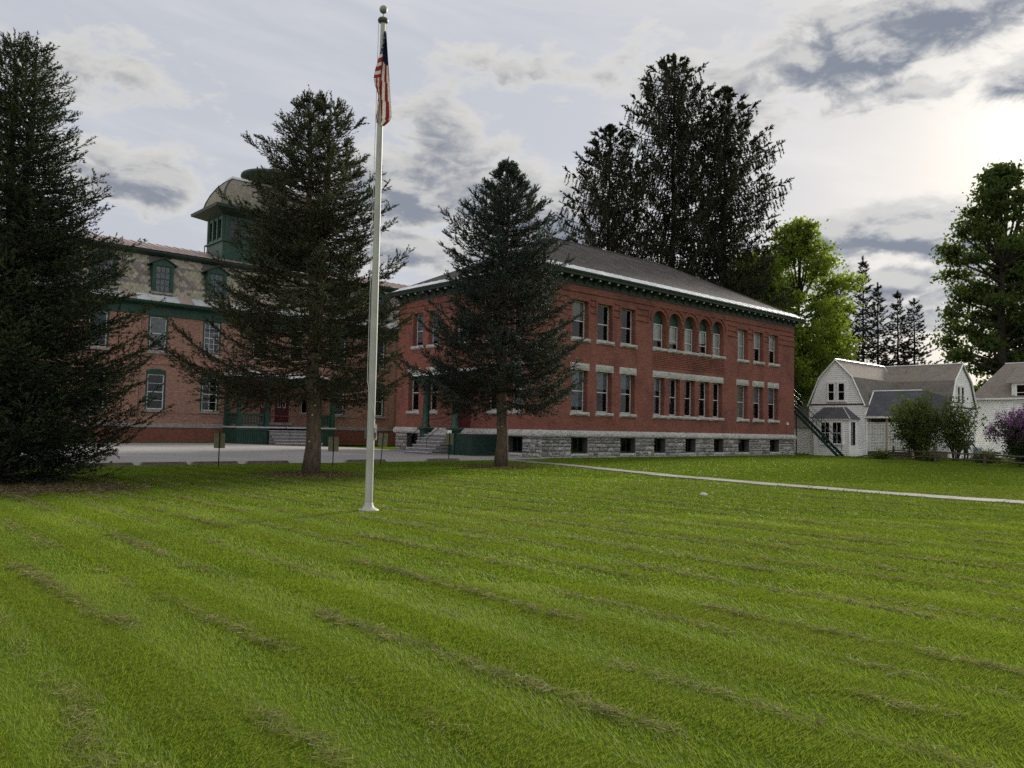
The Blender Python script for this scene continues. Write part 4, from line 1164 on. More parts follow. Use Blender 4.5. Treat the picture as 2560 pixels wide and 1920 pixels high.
# roofs: front wing then cross wing
def roof_quad(m, p, q, r, s, L0=0.0):
    p, q, r, s = map(Vector, (p, q, r, s)); d1 = (q - p).length; d2 = (s - p).length
    m.quad(p, q, r, s, uv=((0, L0), (d1, L0), (d1 - (q - p).length + (r - s).length, L0 + d2), (0, L0 + d2)))
ov = .22
UF = 37 - ov
m = MB()
roof_quad(m, h(UF, KA, ZK), h(KG0 + .6, KA, ZK), h(UJ, WR, ZT), h(UF, WR, ZT)); roof_quad(m, h(UF, KB, ZK), h(KG0 + .6, KB, ZK), h(UJ, WR, ZT), h(UF, WR, ZT))
up1 = m.build('upper_roof', MT['slate_house'], house)
m = MB()
roof_quad(m, h(UF, WA - .18, ZE_ - .12), h(44.6, WA - .18, ZE_ - .12), h(45.6, KA, ZK), h(UF, KA, ZK)); roof_quad(m, h(UF, WB + .18, ZE_ - .12), h(44.6, WB + .18, ZE_ - .12), h(45.6, KB, ZK), h(UF, KB, ZK))
m.build('lower_roof', MT['slate_low'], house)
m = MB(); WE = WG - ov
roof_quad(m, h(KG0, WE, ZK), h(KG0, 6, ZK), h(UJ, 6, ZT), h(UJ, WE, ZT)); roof_quad(m, h(KG1, WE, ZK), h(KG1, 6, ZK), h(UJ, 6, ZT), h(UJ, WE, ZT))
m.build('upper_roof', MT['slate_house'], house)
m = MB()
roof_quad(m, h(G0 - .18, WE, ZE_ - .12), h(G0 - .18, 6, ZE_ - .12), h(KG0, 6, ZK), h(KG0, WE, ZK)); roof_quad(m, h(G1 + .18, WE, ZE_ - .12), h(G1 + .18, 6, ZE_ - .12), h(KG1, 6, ZK), h(KG1, WE, ZK))
m.build('lower_roof', MT['slate_low'], house)
m = MB(); m.quad(h(G0, 6, GH), h(G1, 6, GH), h(G1, 6, ZE_), h(KG1, 6, ZK), h(UJ, 6, ZT), h(KG0, 6, ZK), h(G0, 6, ZE_)); m.build('rear_wall', MT['siding'], house)
def trim(name, pts, r=.05, mat='white'):
    m = MB()
    for p, q in zip(pts, pts[1:]):
        p, q = Vector(p), Vector(q); m.tube([p, q], r, 4)
    return m.build(name, MT[mat], house)
trim('rake_board', [h(UF, WA - .15, ZE_ - .1), h(UF, KA, ZK + .0), h(UF, WR, ZT), h(UF, KB, ZK), h(UF, WB + .15, ZE_ - .1)], .065)
trim('rake_board', [h(G0 - .15, WE, ZE_ - .1), h(KG0, WE, ZK), h(UJ, WE, ZT), h(KG1, WE, ZK), h(G1 + .15, WE, ZE_ - .1)], .065)
trim('ridge_cap', [h(UF, WR, ZT + .05), h(UJ, WR, ZT + .05)], .07, 'metal_pale'); trim('ridge_cap', [h(UJ, WE, ZT + .05), h(UJ, 6, ZT + .05)], .07, 'metal_pale')
trim('valley_flashing', [h(UJ, WR, ZT + .03), h(KG0 + .35, KA, ZK + .05), h(44.6, WA - .18, ZE_)], .06, 'metal_pale')
hwin(house, SF, .26, .83, 4.73, 6.30); hwin(house, SF, -.68, -.09, 4.73, 6.30)
SG = Side('A', WG)
hwin(house, SG, 45.95 - 37, 46.6 - 37, 4.75, 6.3); hwin(house, SG, 46.95 - 37, 47.6 - 37, 4.75, 6.3)
hwin(house, SG, 45.5 - 37, 46.3 - 37, 1.2, 3.0)
# bay window with hipped roof
bay = empty('bay', h(36.0, 0, 0), 0, house)
SB = Side('D', 0.0)
m = MB(); b0, b1 = -1.45, 1.75
Pb = lambda a, d, z: (-d, a, z)
clap(m, Pb, b0, b1, GH - .1, 3.12)
m.quad((0, b0, GH - .1), (1.0, b0 - .3, GH - .1), (1.0, b0 - .3, 3.12), (0, b0, 3.12)); m.quad((0, b1, GH - .1), (1.0, b1 + .25, GH - .1), (1.0, b1 + .25, 3.12), (0, b1, 3.12))
m.build('bay_wall', MT['siding'], bay)
hwin(bay, SB, .20, 1.02, .90, 2.83, (1, 0)); hwin(bay, SB, -.86, -.03, .90, 2.83, (1, 0))
m = MB()   # narrow side light
m.box(.35, .37, b0 - .16, b0 - .13, .9, 2.8); sd_ = MB(); sd_.quad((.25, b0 - .115, .85), (.7, b0 - .245, .85), (.7, b0 - .245, 2.85), (.25, b0 - .115, 2.85)); sd_.build('side_pane_shade', MT['room_shade'], bay)  # side pane is a black sheet, interior shade given by colour
m.build('side_mullion', MT['white'], bay)
m = MB(); A = [(-.25, b0 - .22, 3.12), (-.25, b1 + .22, 3.12), (.99, b1 + .55, 3.12), (.99, b0 - .6, 3.12)]; B = [(.55, b0 + .75, 4.12), (.55, b1 - .65, 4.12), (.99, b1 - .55, 4.16), (.99, b0 + .65, 4.16)]
for k in range(4):
    p, q, r, s = A[k], A[(k + 1) % 4], B[(k + 1) % 4], B[k]; roof_quad(m, p, q, r, s)
m.quad(*B); m.build('bay_roof', MT['slate_grey'], bay)
m = MB(); m.box(-.22, .95, b0 - .2, b1 + .2, 3.02, 3.115); m.build('bay_eave', MT['white'], bay)
m = MB(); m.tube([A[0], B[0]], .045, 5); m.build('bay_hip', MT['metal_pale'], bay)
# porch in the corner with lattice screens
PR0, PR1 = -2.4, -6.55
m = MB(); roof_quad(m, h(36.95, PR0, 3.36), h(36.95, PR1, 3.36), h(38.7, PR1, 5.58), h(38.7, PR0, 5.58)); roof_quad(m, h(38.7, PR0, 5.58), h(38.7, PR1, 5.58), h(44.3, PR1, 5.3), h(44.3, PR0, 5.3))
m.quad(h(36.95, PR1, 3.3), h(38.7, PR1, 5.55), h(44.3, PR1, 5.3), h(44.3, PR1, 3.3))
m.build('porch_roof', MT['slate_grey'], house)
m = MB(); m.box(36.93 - 37, 37.05 - 37, PR1, PR0, 3.2, 3.36); m.build('porch_fascia', MT['white'], house)
trim('porch_ridge', [h(38.7, PR0, 5.62), h(38.7, PR1, 5.62)], .06, 'metal_pale'); trim('porch_rake', [h(36.95, PR0 - .03, 3.4), h(38.7, PR0 - .03, 5.6)], .06)
m = MB(); m.box(37.3 - 37, 44.2 - 37, PR1, PR0, GH - .2, .30); m.build('porch_floor', MT['wood_grey'], house)
m = MB(); m.box(1.15, 1.2, PR1, PR0 - .06, .3, 3.9); m.build('porch_shade_backing', MT['porch_shade_tan'], house)  # added dark tan sheet; darkness behind the lattice comes from its colour
for w_ in (-2.46, -4.2, -6.3):
    m = MB(); m.box(.14, .26, w_ - .07, w_ + .07, -.1, 3.2); m.build('porch_post', MT['wood_tan'] if w_ < -3 else MT['white'], house)
for (w0, w1) in ((-4.12, -2.54), (-6.22, -4.28)):
    m = MB()
    for z in (.42, 1.2, 2.0, 2.80): m.box(.17, .23, w0, w1, z - .035, z + .035)
    for x in (w0, w1): m.box(.165, .235, x - .03, x + .03, .40, 2.85)
    n = int((w1 - w0) / .13)
    for k in range(1, n): y = w0 + (w1 - w0) * k / n; m.box(.19, .20, y - .03, y + .03, .42, 2.8)
    n = int(2.38 / .13)
    for k in range(1, n): z = .42 + 2.38 * k / n; m.box(.201, .211, w0, w1, z - .03, z + .03)
    o = m.build('lattice_screen', MT['white'], house); o['kind'] = 'stuff'
# low side building behind, between hall and house
shed = empty('white_outbuilding', uw(44, 3.2, 0), ROTZ)
tag(shed, 'low white clapboard outbuilding with brownish roof between brick hall and gambrel house', 'outbuilding')
m = MB(); clap(m, lambda a, d, z: (-d, a, z), 0, 12, GH - .1, 2.45); m.quad((0, 0, GH), (5, 0, GH), (5, 0, 2.4), (0, 0, 2.4)); m.build('clapboard_wall', MT['siding'], shed)
m = MB(); roof_quad(m, (-.3, -.3, 2.42), (-.3, 12.3, 2.42), (3, 12.3, 4.7), (3, -.3, 4.7)); roof_quad(m, (6.3, -.3, 2.42), (6.3, 12.3, 2.42), (3, 12.3, 4.7), (3, -.3, 4.7)); m.build('roof', MT['slate_house'], shed)

# second white house at the right
h2 = empty('white_farmhouse', uw(53, -13, 0), ROTZ)
tag(h2, 'white clapboard house with long weathered slate roof and dormer beyond the lilac', 'house')
N0, N1 = 7.0, -9.0                                  # local w extent
m = MB(); clap(m, lambda a, d, z: (-d, a, z), N1, N0, .46, 5.6, None, .18)
m.quad((0, N0, GH), (9, N0, GH), (9, N0, 5.45), (0, N0, 5.45)); m.quad((0, N1, GH), (9, N1, GH), (9, N1, 5.5), (4.5, N1, 9.0), (0, N1, 5.5)); m.quad((9, N1, GH), (9, N0, GH), (9, N0, 5.5), (9, N1, 5.5))
m.build('clapboard_wall', MT['siding'], h2)
m = MB(); m.box(.05, .3, N1, N0 - .05, GH - .2, .46); m.build('foundation', MT['concrete'], h2)
m = MB(); roof_quad(m, (-.45, N0 + .35, 5.5), (-.45, N1 - .3, 5.5), (4.5, N1 - .3, 9.12), (4.5, N0 - 1.4, 9.12)); roof_quad(m, (9.4, N0 + .3, 5.6), (9.4, N1 - .3, 5.6), (4.5, N1 - .3, 9.12), (4.5, N0 - 1.4, 9.12)); m.quad((-.45, N0 + .35, 5.5), (4.5, N0 - 1.4, 9.12), (9.4, N0 + .3, 5.6))
m.build('roof', MT['slate_house'], h2)
m = MB(); m.box(-.46, -.36, N1 - .3, N0 + .35, 5.36, 5.5); m.build('eave_board', MT['white'], h2)
m = MB(); m.tube([(4.5, N0 - 1.4, 9.15), (4.5, N1 - .3, 9.15)], .07, 5); m.build('ridge_cap', MT['metal_pale'], h2)
dm = empty('dormer', (-.05, 2.2, 5.0), 0, h2)
m = MB(); clap(m, lambda a, d, z: (-d, a, z), -1.6, 1.6, 0, 1.95, None, .18); m.quad((0, -1.6, 0), (3, -1.6, 1.6), (3, -1.6, 1.95), (0, -1.6, 1.95)); m.quad((0, 1.6, 0), (3, 1.6, 1.6), (3, 1.6, 1.95), (0, 1.6, 1.95)); m.build('dormer_wall', MT['siding'], dm)
m = MB(); roof_quad(m, (-.35, -1.9, 1.9), (-.35, 2.1, 1.9), (4.0, 2.1, 3.9), (4.0, -1.9, 3.9)); m.build('dormer_roof', MT['slate_house'], dm)
hwin(dm, Side('D', 0.0), .30, 1.18, .25, 1.75); hwin(dm, Side('D', 0.0), -1.1, -.2, .25, 1.75)
hwin(h2, Side('D', 0.0), 4.7, 5.6, -.05, .42)

# ================================================================ vegetation
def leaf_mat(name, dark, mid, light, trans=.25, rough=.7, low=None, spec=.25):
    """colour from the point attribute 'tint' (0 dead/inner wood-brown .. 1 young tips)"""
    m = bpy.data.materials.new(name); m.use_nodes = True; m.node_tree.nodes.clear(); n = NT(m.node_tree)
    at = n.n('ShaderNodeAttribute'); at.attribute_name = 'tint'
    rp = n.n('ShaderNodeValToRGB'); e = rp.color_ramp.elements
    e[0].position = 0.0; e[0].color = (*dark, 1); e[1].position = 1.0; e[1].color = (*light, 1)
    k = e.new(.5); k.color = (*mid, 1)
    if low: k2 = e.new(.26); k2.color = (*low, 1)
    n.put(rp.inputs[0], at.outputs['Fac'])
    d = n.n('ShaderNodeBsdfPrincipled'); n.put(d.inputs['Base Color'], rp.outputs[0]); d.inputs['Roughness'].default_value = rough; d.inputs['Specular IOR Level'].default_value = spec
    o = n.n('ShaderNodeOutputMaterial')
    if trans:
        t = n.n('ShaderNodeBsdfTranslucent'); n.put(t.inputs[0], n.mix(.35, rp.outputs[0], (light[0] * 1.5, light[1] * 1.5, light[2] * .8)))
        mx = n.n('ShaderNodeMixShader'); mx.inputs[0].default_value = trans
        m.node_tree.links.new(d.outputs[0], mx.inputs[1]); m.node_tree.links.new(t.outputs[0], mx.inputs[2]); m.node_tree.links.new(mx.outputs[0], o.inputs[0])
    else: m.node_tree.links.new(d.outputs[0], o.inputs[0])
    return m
MT['needles_a'] = leaf_mat('fir_needles', (.030, .028, .018), (.020, .034, .018), (.070, .090, .032), .12)
MT['needles_b'] = leaf_mat('spruce_needles', (.080, .058, .040), (.030, .040, .023), (.088, .098, .042), .12)
MT['needles_c'] = leaf_mat('blue_spruce_needles', (.058, .046, .035), (.024, .037, .031), (.066, .088, .070), .10)
MT['needles_d'] = leaf_mat('hanging_needles', (.036, .030, .020), (.026, .028, .016), (.048, .050, .026), .15)
MT['needles_e'] = leaf_mat('far_needles', (.040, .034, .024), (.028, .034, .020), (.050, .056, .028), .10)
MT['maple_a'] = leaf_mat('maple_leaves', (.06, .092, .012), (.125, .182, .022), (.215, .275, .036), .45)
MT['maple_b'] = leaf_mat('dark_maple_leaves', (.024, .042, .011), (.048, .078, .017), (.092, .126, .027), .38)
MT['shrub'] = leaf_mat('shrub_leaves', (.040, .052, .014), (.080, .110, .024), (.19, .24, .05), .35)
MT['lilac_leaf'] = leaf_mat('lilac_leaves', (.018, .032, .012), (.032, .055, .018), (.06, .09, .03), .25)
MT['lilac_flower'] = leaf_mat('lilac_flowers', (.17, .06, .21), (.31, .12, .36), (.46, .24, .50), .35)
def bark_mat(name, c1, c2):
    m, n, b, o = new_mat(name); p = coords(n)
    v = n.vmath('MULTIPLY', p, (1, 1, .25)).outputs[0]
    col = n.mix(n.smooth(n.noise(v, 14, 6, .7), .35, .65), c1, c2)
    n.put(b.inputs['Base Color'], col); b.inputs['Roughness'].default_value = .95; b.inputs['Specular IOR Level'].default_value = .1
    bump(n, b, n.noise(v, 22, 5, .7), .9, .03); return m
MT['bark'] = bark_mat('spruce_bark', (.175, .130, .098), (.080, .062, .05))
MT['bark_dark'] = bark_mat('dark_bark', (.060, .050, .040), (.030, .026, .022))

def nrm(a): return a / np.maximum(np.linalg.norm(a, axis=-1, keepdims=True), 1e-9)
def tri_mesh(name, tri, tint, mat):
    """tri: (N,3,3) triangles, tint: (N,)"""
    n = len(tri); me = bpy.data.meshes.new(name)
    me.vertices.add(n * 3); me.loops.add(n * 3); me.polygons.add(n)
    me.vertices.foreach_set('co', tri.reshape(-1).astype(np.float32))
    me.loops.foreach_set('vertex_index', np.arange(n * 3, dtype=np.int32))
    me.polygons.foreach_set('loop_start', np.arange(0, n * 3, 3, dtype=np.int32))
    try: me.polygons.foreach_set('loop_total', np.full(n, 3, dtype=np.int32))
    except Exception: pass
    a = me.attributes.new('tint', 'FLOAT', 'POINT'); a.data.foreach_set('value', np.repeat(tint, 3).astype(np.float32))
    me.materials.append(mat); me.update(calc_edges=True)
    return me
def brush(org, dr, ln, per, nlen, nwid, spread=.8, rng=RNG):
    """bottle-brush twigs: per needles around each twig"""
    N = len(org); t = rng.uniform(0.0, 1.0, (N, per, 1))
    base = org[:, None] + dr[:, None] * (ln[:, None, None] * t)
    rv = nrm(rng.normal(size=(N, per, 3)))
    perp = nrm(rv - (rv * dr[:, None]).sum(-1, keepdims=True) * dr[:, None])
    d = nrm(dr[:, None] + perp * spread * rng.uniform(.5, 1.3, (N, per, 1)))
    L = nlen * rng.uniform(.7, 1.3, (N, per, 1))
    side = nrm(np.cross(d, rng.normal(size=(N, per, 3)))) * (nwid / 2)
    tri = np.stack([base - side, base + side, base + d * L], axis=2)
    return tri.reshape(-1, 3, 3)

def rot_z(v, a):
    c, s = np.cos(a), np.sin(a)
    return np.stack([v[..., 0] * c - v[..., 1] * s, v[..., 0] * s + v[..., 1] * c, v[..., 2]], -1)

def conifer(name, base, H, prof, mat, bark, seed, trunk_r=.25, z0=2.5, whorl=.42, per_w=6, elev=(.5, .05, -.22), tips=((0, 0, 1.0),), droop=.35,
            twig_step=.10, side_step=.15, side_len=.42, needles=9, nlen=.06, nwid=.014, twig=.15, dead=.5, hang=0.0, gap=.0, skew=None, light=.25, limb_mat=None, maxside=.95, limb_r=.022, align=.3, fingers=0, subf=0.0, spread=.75, tier=1.0):
    """base: world xy; prof: [(z, radius)...]; tips: leaders (dx, dy, share of height)"""
    rg = np.random.default_rng(seed)
    root = empty(name, (base[0], base[1], gz(*base)))
    pz, pr = np.array([p[0] for p in prof]), np.array([p[1] for p in prof]); pz = pz * H / pz[-1]
    lead = []
    m = MB()
    for k, (dx, dy, s) in enumerate(tips):
        fork = z0 * .75 if k == 0 else H * .42
        pts, rad = [], []
        for q in range(12):
            z = -.1 + (H * s - .1) * q / 11; f = max(0, (z - H * .35) / (H * .65)); bend = f ** .7 if f > 0 else 0
            pts.append((dx * bend + (.06 * math.sin(z * 1.3 + k) if 0 < q < 11 else 0), dy * bend, z)); r = trunk_r * (1 - z / (H * s)) ** .8 + .012
            if z < .25: r *= 1.25
            rad.append(r if k == 0 else min(r, trunk_r * .55))
        st = 0 if k == 0 else 4
        m.tube(pts[st:], rad[st:], 14 if k == 0 else 8); lead.append((dx, dy, s))
    tr = m.build('trunk', MT[bark], root, True)
    limbs = MB(); TW_o, TW_d, TW_l, TW_t = [], [], [], []
    for k, (dx, dy, s) in enumerate(lead):
        Hk = H * s
        z = z0 if k == 0 else max(z0, H * .5)
        while z < Hk - .12:
            f = z / Hk
            n = max(3, int(per_w * (1.0 if f < .85 else .75) / (1 if len(lead) == 1 or z < H * .5 else 1.5)))
            a0 = rg.uniform(0, 6.28)
            for b in range(n):
                if rg.random() < gap * (1 - f): continue
                phi = a0 + 6.283 * b / n + rg.normal() * .22
                zz = z + rg.uniform(-.5, .5) * whorl * tier
                if zz > Hk - .1: continue
                L = np.interp(zz, pz, pr) * rg.uniform(.62, 1.10)
                if skew is not None: L *= 1 + skew(phi, zz)
                if len(lead) > 1 and z > H * .5: L *= .8
                e = np.interp(f, [0, .55, 1], [elev[2], elev[1], elev[0]]) + rg.normal() * .07
                cu = rg.uniform(.05, .30) * (1 - f) + .12          # tips sweep up
                bend = max(0, (zz - H * .35) / (H * .65)) ** .7 if zz > H * .35 else 0
                o = np.array([dx * bend, dy * bend, zz]); hd = np.array([math.cos(phi), math.sin(phi), 0])
                T = np.linspace(0, 1, 8); btint = rg.normal() * .13
                P = o + hd * (L * T)[:, None] + np.array([0, 0, 1.0]) * (L * (math.tan(e) * T - droop * T * (1 - T) * (1 - f) + cu * T ** 2.5))[:, None]
                if L > .35: limbs.tube([tuple(p) for p in P[::2]] + [tuple(P[-1])], list(np.linspace(limb_r * min(1, L / 2) + .006, limb_r * .25, 5)), 4, False)
                # side branchlets in a flat spray
                ns = max(2, int(L / side_step)); bare = dead * .35 if f < .55 else .05
                for s_ in range(ns):
                    t = bare + (1 - bare) * (s_ + rg.uniform(0, 1)) / ns
                    p = np.array([np.interp(t, T, P[:, c]) for c in range(3)])
                    d0 = nrm(np.array([np.interp(min(t + .08, 1), T, P[:, c]) - np.interp(max(t - .08, 0), T, P[:, c]) for c in range(3)]))
                    for sg in (-1, 1):
                        ang = sg * rg.uniform(.65, 1.05)
                        d = rot_z(d0, ang); d[2] += rg.normal() * .12 * tier - .10 * (1 - f); d = nrm(d)
                        l2 = min(side_len * L * (1.05 - t) + .12, maxside) * rg.uniform(.7, 1.15)
                        if hang: d = nrm(d * (1 - hang) + np.array([0, 0, -1.0]) * hang); l2 = rg.uniform(.35, 1.0) * maxside * (.4 + .6 * min(1, L / 3))
                        nt = max(1, int(l2 / twig_step))
                        for w in range(nt):
                            q = (w + rg.uniform(.2, .8)) / nt
                            dd = d + np.array([0, 0, -.25]) * q * (1 - f) * (0 if hang else 1)
                            TW_o.append(p + dd * (l2 * q)); sub_ = rg.random() < subf; tdir = nrm(rot_z(d, (rg.choice((-1, 1)) * rg.uniform(.5, .9)) if sub_ else rg.uniform(-align, align)) + np.array([0, 0, rg.normal() * (.25 if sub_ else .2 * min(1, align * 3))]))
                            TW_d.append(tdir); TW_l.append(twig * rg.uniform(.6, 1.2) * (1.35 if sub_ else 1.0))
                            outer = t * .55 + q * .45
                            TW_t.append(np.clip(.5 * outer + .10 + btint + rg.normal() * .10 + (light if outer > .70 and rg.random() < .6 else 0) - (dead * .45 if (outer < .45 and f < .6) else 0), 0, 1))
                for q in range(fingers if f > .25 else fingers // 2):   # stiff young shoots at the bough end
                    b_ = P[-1] + (P[-3] - P[-1]) * rg.uniform(0, 1.0); dd = nrm(nrm(P[-1] - P[-3]) * .8 + rg.normal(size=3) * .45 + np.array([0, 0, .55 * f]))
                    for w in range(3): TW_o.append(b_ + dd * .12 * w); TW_d.append(dd); TW_l.append(.13); TW_t.append(np.clip(.68 + btint + rg.normal() * .15, 0, 1))
                # leading shoot
                for q in (0.9, 1.0):
                    TW_o.append(P[-1] * q + P[-2] * (1 - q)); TW_d.append(nrm(P[-1] - P[-2])); TW_l.append(twig * 1.5); TW_t.append(.7)
            z += whorl * (1.0 if f < .8 else .7)
        top = np.array([dx, dy, Hk])
        for q in range(14):
            TW_o.append(top + np.array([0, 0, .35 - .075 * (q + 1)])); TW_d.append(nrm(np.array([rg.normal() * .12, rg.normal() * .12, 1]))); TW_l.append(.14); TW_t.append(.6)
    lb = limbs.build('limbs', MT[limb_mat or 'bark_dark'], root)
    O, D, Ln, Tt = np.array(TW_o), nrm(np.array(TW_d)), np.array(TW_l), np.array(TW_t)
    tri = brush(O, D, Ln, needles, nlen, nwid, spread, rg)
    
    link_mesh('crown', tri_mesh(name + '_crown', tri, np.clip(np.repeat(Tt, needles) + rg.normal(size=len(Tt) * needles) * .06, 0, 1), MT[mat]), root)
    return root, len(tri)

NTRI = {}
# big fir filling the left edge, boughs down to the grass
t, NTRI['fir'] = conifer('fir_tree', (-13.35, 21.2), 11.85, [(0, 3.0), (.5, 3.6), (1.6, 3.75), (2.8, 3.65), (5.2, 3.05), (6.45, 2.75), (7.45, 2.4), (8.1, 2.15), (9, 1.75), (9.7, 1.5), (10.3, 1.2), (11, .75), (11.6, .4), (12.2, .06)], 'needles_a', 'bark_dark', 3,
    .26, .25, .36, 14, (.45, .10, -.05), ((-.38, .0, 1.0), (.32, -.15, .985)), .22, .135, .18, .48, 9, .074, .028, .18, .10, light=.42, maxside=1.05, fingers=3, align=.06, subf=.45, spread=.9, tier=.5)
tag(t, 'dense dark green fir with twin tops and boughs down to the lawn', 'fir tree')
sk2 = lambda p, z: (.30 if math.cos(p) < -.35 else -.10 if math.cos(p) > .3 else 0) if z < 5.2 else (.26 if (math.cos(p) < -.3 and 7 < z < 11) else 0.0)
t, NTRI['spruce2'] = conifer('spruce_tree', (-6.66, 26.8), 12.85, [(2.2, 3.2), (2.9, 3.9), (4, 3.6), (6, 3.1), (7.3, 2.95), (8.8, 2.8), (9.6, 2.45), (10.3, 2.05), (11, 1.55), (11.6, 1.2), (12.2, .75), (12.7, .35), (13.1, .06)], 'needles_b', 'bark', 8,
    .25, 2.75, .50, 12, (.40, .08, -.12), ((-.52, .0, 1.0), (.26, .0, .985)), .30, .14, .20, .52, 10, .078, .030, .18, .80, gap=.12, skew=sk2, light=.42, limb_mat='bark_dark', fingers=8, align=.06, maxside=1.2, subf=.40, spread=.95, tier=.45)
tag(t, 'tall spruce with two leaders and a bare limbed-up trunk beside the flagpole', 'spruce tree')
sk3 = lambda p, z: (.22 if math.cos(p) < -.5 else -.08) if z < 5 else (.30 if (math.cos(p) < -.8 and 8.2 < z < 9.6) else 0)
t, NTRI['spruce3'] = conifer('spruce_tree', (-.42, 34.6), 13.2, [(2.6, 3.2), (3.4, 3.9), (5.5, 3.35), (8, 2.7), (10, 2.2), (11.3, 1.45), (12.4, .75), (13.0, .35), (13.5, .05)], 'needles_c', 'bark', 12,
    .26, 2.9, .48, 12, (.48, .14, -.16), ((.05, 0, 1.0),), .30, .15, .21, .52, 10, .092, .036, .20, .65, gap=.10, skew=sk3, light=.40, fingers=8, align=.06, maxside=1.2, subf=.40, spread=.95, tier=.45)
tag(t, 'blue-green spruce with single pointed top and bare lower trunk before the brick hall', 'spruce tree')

# knots of sawn-off limbs on the two bare trunks
MT['cut_wood'] = plain('cut_wood', (.52, .45, .34), (.40, .33, .24), .9, 8)
for root, spots in ((bpy.data.objects['spruce_tree'], [(.2, 1.98), (-.1, 1.1), (.5, 2.3)]), (bpy.data.objects['spruce_tree.001'], [(.1, 1.75), (-.5, 1.72), (.6, 2.6)])):
    for (a, z) in spots:
        m = MB(); d = Vector((math.sin(a), -math.cos(a), 0)); p = d * .20 + Vector((0, 0, z)); m.tube([p, p + d * .07], [.035, .03], 8); m.build('limb_stub', MT['cut_wood'], root)

# three tall Norway spruces behind the hall
def norway(base, H, r, seed, label, skew=None, tipd=0.0):
    t, n = conifer('norway_spruce', base, H, [(3, r), (H - 15, r), (H - 9, r * .90), (H - 6, r * .74), (H - 4.4, r * .60), (H - 3.2, r * .48), (H - 2, r * .36), (H - 1, r * .22), (H, .08)], 'needles_d', 'bark_dark', seed,
        .40, 5.0, 1.15, 10, (.30, .02, -.10), ((tipd, 0, 1.0),), .40, .24, .30, .3, 6, .23, .10, .32, .15, hang=.74, gap=.18, skew=skew, light=.1, maxside=1.05, limb_r=.05, fingers=10, tier=.5)
    tag(t, label, 'spruce tree', None); return n
NTRI['n1'] = norway((9.0, 76), 30.9, 5.4, 31, 'shortest of the drooping dark spruces behind the brick hall roof')
NTRI['n2'] = norway((15.4, 77), 38.6, 6.1, 32, 'tallest drooping dark spruce rising behind the brick hall roof')
NTRI['n3'] = norway((19.9, 75), 34.6, 5.0, 33, 'drooping dark spruce with long upswept boughs next to the bright maple', lambda p, z: (.16 if math.cos(p) > .55 else -.05))

# thin pines far behind the white house
FAR = [(45.3, 110, 23.6, 'thin dark pine with a rounded top close against the bright maple'), (48.5, 110, 26.4, 'tallest thin pine with a spear top behind the white house'),
       (51.0, 111, 22.9, 'thin sparse pine next to the tallest one behind the white house'), (53.3, 110, 21.6, 'thin pine with bare lower stem behind the white house ridge'),
       (56.1, 111, 20.8, 'broader short pine behind the white house, nearest the big dark maple')]
for i, (x, y, H, lb) in enumerate(FAR):
    t, n = conifer('far_pine', (x, y), H, [(3, 1.9), (H * .5, 2.3 + (.7 if i == 4 else 0)), (H * .75, 1.8 if i in (0, 4) else 1.45), (H * .9, 1.0 if i in (0, 4) else .55), (H, .15)], 'needles_e', 'bark_dark', 60 + i,
        .26, 4.5, .80, 6, (.5, .05, -.25), ((0, 0, 1.0),), .35, .28, .32, .42, 9, .30, .11, .3, .3, gap=.22, light=.1, limb_r=.05, align=.6)
    tag(t, lb, 'pine tree', 'far pines behind the white house')

